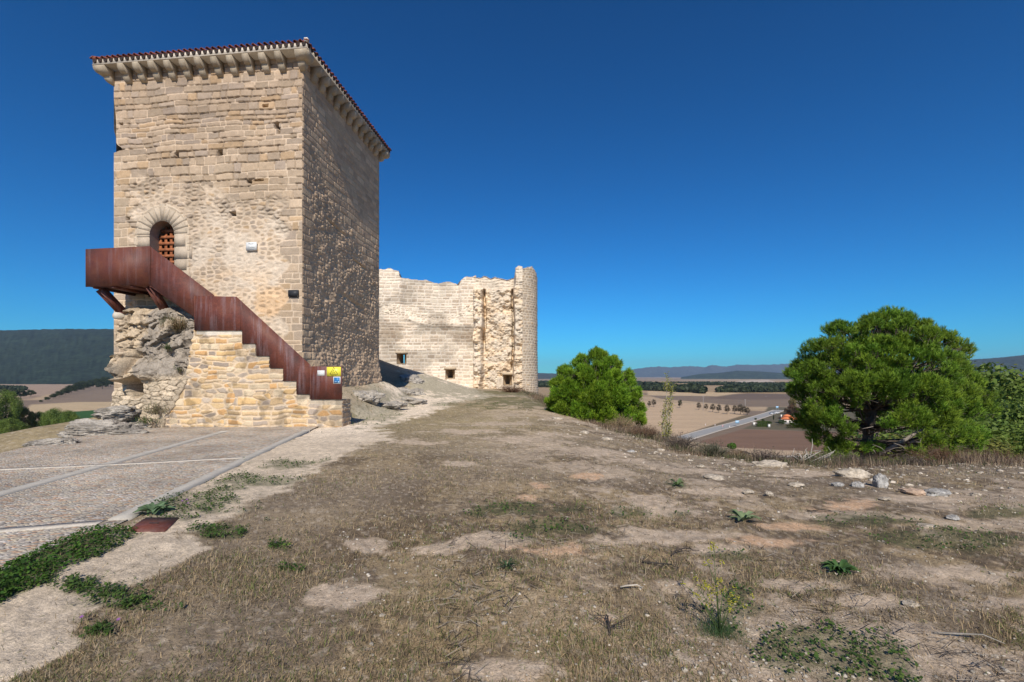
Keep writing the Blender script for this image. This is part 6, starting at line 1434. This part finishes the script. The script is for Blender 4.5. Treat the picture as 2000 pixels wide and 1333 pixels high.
for px, D, lab in [(1472.5, 296, 'left white gatepost of the garden entrance'), (1502, 284, 'right white gatepost beside the clipped hedge')]:
    x = (px - CX) / F * D; e = empty('gatepost', (x, D, -30), 0, lab, 'gatepost'); m = MB(); m.box((0, 0, .95), (1.1, .8, 1.9)); m.build('pillar', M_con2, e); m = MB(); m.box((0, 0, 1.98), (1.35, 1.0, .16)); m.build('cap', M_conc, e)
def car(px, D, col, label, rz):
    x = (px - CX) / F * D; e = empty('parked_car', (x, D, -29.7), rz, label, 'car'); m = MB()
    prof = [(-2.1, .35), (2.1, .35), (2.15, .75), (1.9, .9), (1.0, 1.0), (-1.9, 1.02), (-2.1, .8)]; m.prism(prof, -.85, .85); m.build('body', col, e)
    m = MB(); m.prism([(-1.75, 1.0), (1.0, 1.0), (.35, 1.45), (-1.3, 1.48)], -.74, .74); m.build('cabin', M_glass, e); m = MB(); m.prism([(-1.35, 1.46), (.4, 1.43), (.3, 1.5), (-1.2, 1.53)], -.72, .72); m.build('car_roof', col, e)
    for a in (-1.3, 1.35):
        for b_ in (-.8, .8): m = MB(); m.tube([(a, b_ - .1, .33), (a, b_ + .1, .33)], .33, 12); m.build('wheel', M_black, e)
car(1508, 378, mat('car_silver', (.55, .58, .62), rough=.3, metal=.4), 'silver parked car beside the far end of the road', R(10))
car(1517, 384, mat('car_white', (.75, .75, .75), rough=.3), 'white parked car right of the silver car', R(14))
# distant striped tower on the plain, village specks
D = 2600; x = (1953 - CX) / F * D; e = empty('silo_tower', (x, D, -32), 0, 'distant white and red tower on the plain at the right', 'tower'); z1 = CZ + (HY - 735) / F * D + 32
m = MB(); m.box((-2.5, 0, z1 / 2), (6, 8, z1)); m.build('shaft', M_con2, e); m = MB(); m.box((3.2, 0, z1 / 2 - 1), (5, 8, z1 - 2)); m.build('red_side', M_salm, e)
r = np.random.default_rng(8); k = 0
for px, D in [(1893, 3000), (1899, 3050), (1906, 2980), (1913, 3020), (1919, 3060), (1925, 2950), (1938, 3000), (1982, 3050), (1988, 2990)]:
    x = (px - CX) / F * D; e = empty('farm_building', (x, D, -32), r.uniform(-.4, .4), 'pale building in the far village under the right hand hills', 'building', 'pale far buildings under the right hills'); w_ = r.uniform(9, 17); h_ = r.uniform(6, 10)
    m = MB(); m.box((0, 0, h_ / 2), (w_, 10, h_)); m.build('wall', M_con2, e); m = MB(); hip(m, 0, 0, h_, w_ + 1, 11, 3); m.build('roof', M_conc, e)

# ------------------------------------------------------------------ hand-placed plants
def rosette(name, px, py, rad, n, col, label, cat='plant', h_=.05, seed=1, wide=.38, group=None):
    x, y = G(px, py); e = empty(name, (x, y, zg(x, y)), 0, label, cat, group); r = np.random.default_rng(seed); m = MB()
    for i in range(n):
        a = i * 2.4 + r.uniform(-.3, .3); L_ = rad * r.uniform(.6, 1.1); up = r.uniform(.15, .8); seg = 5; V = []; c = np.array(col) * r.uniform(.7, 1.3)
        for k in range(seg + 1):
            t = k / seg; w_ = L_ * wide * math.sin(math.pi * min(t * .85 + .1, 1)) * (.75 + .25 * (k % 2)); rr = L_ * t; z = h_ * up * 2 * math.sin(t * 2.2) + .01; ca_, sa = math.cos(a), math.sin(a)
            for s_ in (-1, 0, 1): V.append((ca_ * rr - sa * w_ / 2 * s_, sa * rr + ca_ * w_ / 2 * s_, z + .25 * w_ * abs(s_)))
        Q = [[3 * k + q, 3 * k + q + 1, 3 * k + q + 4, 3 * k + q + 3] for k in range(seg) for q in (0, 1)]; m.add(V, Q, c=c)
    m.build('leaves', M_leaf, e); m = MB(); m.tube([(0, 0, -.03), (0, 0, .02)], .01, 6, col=(.12, .1, .06)); m.build('stem', M_bark, e); return e
rosette('mullein_plant', 1452, 1012, .20, 12, (.20, .26, .13), 'broad grey green leaved rosette on the bare strip', h_=.07, seed=1)
rosette('low_rosette', 1640, 1113, .15, 40, (.07, .14, .04), 'dark green leafy rosette alone on dry ground at the right', h_=.04, seed=2, wide=.3)
rosette('mallow_plant', 300, 1002, .20, 16, (.14, .22, .11), 'pale green mallow beside the steel cover plate', h_=.05, seed=3, wide=.6)
rosette('thistle', 990, 1124, .09, 14, (.05, .09, .04), 'small green thistle beside a white pebble', h_=.04, seed=4, wide=.2)
rosette('mullein_plant', 1322, 944, .14, 14, (.13, .19, .08), 'small green rosette near the upper bare patch', h_=.06, seed=6)
def mallow_flowers():
    for i, (px, py, lab) in enumerate([(159, 1206, 'left purple mallow flower over the path weeds'), (231, 1211, 'right purple mallow flower over the path weeds'), (356, 979, 'pink mallow flower nearest the kerb'), (365, 976, 'pink mallow flower among weeds by the kerb'), (367, 983, 'lowest pink mallow flower by the kerb')]):
        x, y = G(px, py, .05); e = empty('mallow_flower', (x, y, zg(x, y)), 0, lab, 'flower'); m = MB(); s = .011 + .0010 * y; V = [(0, 0, .045)] + [(s * math.cos(t), s * math.sin(t), .050 + .3 * s * math.cos(t * 3)) for t in np.linspace(0, 6.283, 11)[:-1]]
        m.add(V, T=[[0, 1 + k, 1 + (k + 1) % 10] for k in range(10)], c=(.36, .16, .42)); m.build('petals', M_leaf, e); m = MB(); m.tube([(0, 0, 0), (0, 0, .043)], .0022, 4, col=(.1, .14, .05)); m.build('stem', M_leaf, e)
mallow_flowers()
def fennel():
    x, y = G(1405, 1240); z = zg(x, y); e = empty('fennel_plant', (x, y, z), 0, 'feathery green plant with tall stalks and yellow flower heads', 'plant'); r = np.random.default_rng(3); m = MB(); fl = MB(); lf = []
    for i, (dx, dy, h_) in enumerate([(-.10, -.03, .50), (.0, .08, .52), (-.14, .0, .30), (.03, .0, .30), (.09, -.04, .24), (-.05, .05, .26), (.14, .04, .22), (-.02, -.06, .20), (-.17, .05, .26)]):
        p0 = Vector((0, 0, 0)); p3 = Vector((dx, dy, h_)); md = p0.lerp(p3, .5) + Vector((r.normal(0, .015), 0, .03)); m.tube([p0, md, p3], [.0035, .0025, .0012], 5, col=(.10, .15, .05))
        for k in range(4):
            q = md.lerp(p3, r.uniform(0, .9)); d = Vector((r.normal(0, .045), r.normal(0, .045), r.uniform(.02, .07))); m.tube([q, q + d], [.0016, .0008], 3, col=(.12, .17, .05)); head = q + d; fl = MB()
            for j in range(9): v = Vector(r.normal(0, 1, 3)); v.normalize(); c = head + v * .014; fl.tube([c, c + Vector((0, 0, .004))], .0042, 5, col=tuple(np.array((.50, .46, .06)) * r.uniform(.6, 1.2)))
            fl.build('flower_head', M_leaf, e)
    n = 800; a = r.uniform(0, 6.28, n); V, Q, T, C = blades(np.stack([r.normal(0, .06, n), r.normal(0, .06, n), np.zeros(n)], 1), r.uniform(.03, .13, n), np.full(n, .0016), r.uniform(.1, 1.1, n), a, A(.06, .11, .04) * r.uniform(.6, 1.5, (n, 1)), bend=.6)
    npmesh('foliage', V, [Q, T], M_leaf, e, C); m.build('stalks', M_leaf, e)
fennel()
# weeds and dry tufts clinging to the crag and rock shelf
def crag_tuft(a, b, z, rad, hgt, n, c1, c2, label, droop=.6):
    X_, Y_ = tw(a, b); e = empty('crag_grass', (X_, Y_, z), TH, label, 'grass tuft'); r = np.random.default_rng(int(abs(a) * 100)); P = np.stack([r.normal(0, rad * .4, n), r.normal(0, rad * .2, n), r.normal(0, .05, n) - .2 * rad * r.random(n)], 1)
    V, Q, T, C = blades(P, r.uniform(.4, 1, n) * hgt, np.full(n, .016), np.abs(r.normal(.6, .5, n)), r.uniform(0, 6.28, n), (A(*c1) + (A(*c2) - A(*c1)) * r.random((n, 1))), bend=droop); npmesh('tuft_leaves', V, [Q, T], M_leaf, e, C)
    m = MB(); [m.tube([(r.normal(0, rad * .2), .02, -.15), (r.normal(0, rad * .3), 0, hgt * .3)], .01, 4, col=(.16, .12, .08)) for _ in range(6)]; m.build('root_stems', M_bark, e)
for px, py, b_, rad, hg, n, c1, c2, lab in [(345, 637, -1.35, .55, .42, 420, (.20, .12, .07), (.13, .12, .05), 'rusty dry bush hanging under the upper steel flight'), (330, 628, -1.3, .35, .3, 200, (.10, .13, .05), (.16, .14, .06), 'greenish tuft at the top edge of the crag'),
     (326, 680, -1.7, .15, .2, 90, (.06, .10, .03), (.10, .14, .05), 'little green tuft in the middle of the crag'), (348, 722, -1.7, .22, .16, 90, (.07, .10, .03), (.14, .15, .06), 'green tuft where crag meets stair masonry'), (300, 800, -1.95, .5, .4, 160, (.30, .25, .16), (.20, .19, .10), 'pale dry grass clump below the hollow'),
     (285, 818, -2.1, .6, .12, 260, (.05, .10, .02), (.10, .14, .04), 'green weeds on the rock shelf left of the stair base')]:
    a_, z_ = TP(px, py, b_); crag_tuft(a_, b_, z_, rad, hg, n, c1, c2, lab)
# dead branches on the crest
for k, (px, py, D, lab) in enumerate([(1560, 905, 11.2, 'pale dead branch sprawling at the crest left of the pine'), (1592, 900, 11.4, 'second forked dead branch near the pine foot')]):
    x = (px - CX) / F * D; e = empty('dead_branch', (x, D, zg(x, D)), 0, lab, 'branch'); m = MB(); r = np.random.default_rng(k + 90)
    for i in range(7):
        a = Vector((r.uniform(-.2, .2), 0, .03)); b_ = a + Vector((r.uniform(-.5, .6), r.uniform(-.2, .2), r.uniform(.05, .5))); c = b_ + Vector((r.uniform(-.2, .25), 0, r.uniform(-.05, .2))); m.tube([a, b_, c], [.014, .010, .003], 5, col=(.46, .42, .36))
    m.build('wood', M_bark, e)
for k, (px, py, L_, rz, lab, c) in enumerate([(1232, 1156, .16, .1, 'short bleached stick lying left of centre right ground', (.50, .44, .36)), (1290, 1110, .30, -.5, 'dark curved twig beside the orange earth', (.07, .06, .05)), (1190, 1225, .24, 1.4, 'dark forked twig in the foreground grass', (.06, .05, .045)),
        (1890, 1245, .34, -.3, 'thin grey stick at the lower right', (.3, .27, .23)), (1330, 1080, .26, .6, 'dark twig heap above the orange earth', (.08, .065, .055)), (1600, 985, .3, 0, 'dark fallen twig beneath the crest stones', (.08, .065, .05))]):
    x, y = G(px, py); e = empty('stick', (x, y, zg(x, y) + .02), rz, lab, 'stick'); m = MB(); r = np.random.default_rng(k + 60)
    m.tube([(-L_ / 2, 0, 0), (-L_ / 6, r.uniform(-.02, .02), .012), (L_ / 4, r.uniform(-.02, .02), .02), (L_ / 2, r.uniform(-.03, .03), .0)], [.006, .006, .005, .003], 6, col=c); m.build('wood', M_bark, e)
    if c[0] < .1:
        m = MB(); [m.tube([(r.uniform(-L_ / 2, L_ / 2), 0, .01), (r.uniform(-L_ / 2, L_ / 2), r.uniform(-.15, .15), .03)], [.003, .0015], 4, col=c) for _ in range(8)]; m.build('side_twigs', M_bark, e)

# ------------------------------------------------------------------ air
m = bpy.data.materials.new('air'); m.use_nodes = True; t = m.node_tree; t.nodes.remove(t.nodes['Principled BSDF']); v = t.nodes.new('ShaderNodeVolumePrincipled')
v.inputs['Density'].default_value = 4.0e-5; v.inputs['Color'].default_value = (.42, .62, .90, 1); t.links.new(v.outputs[0], t.nodes['Material Output'].inputs['Volume'])
hz = MB(); hz.box((0, 0, 322), (44000, 44000, 720)); o = hz.build('haze', m); tag(o, kind='stuff')
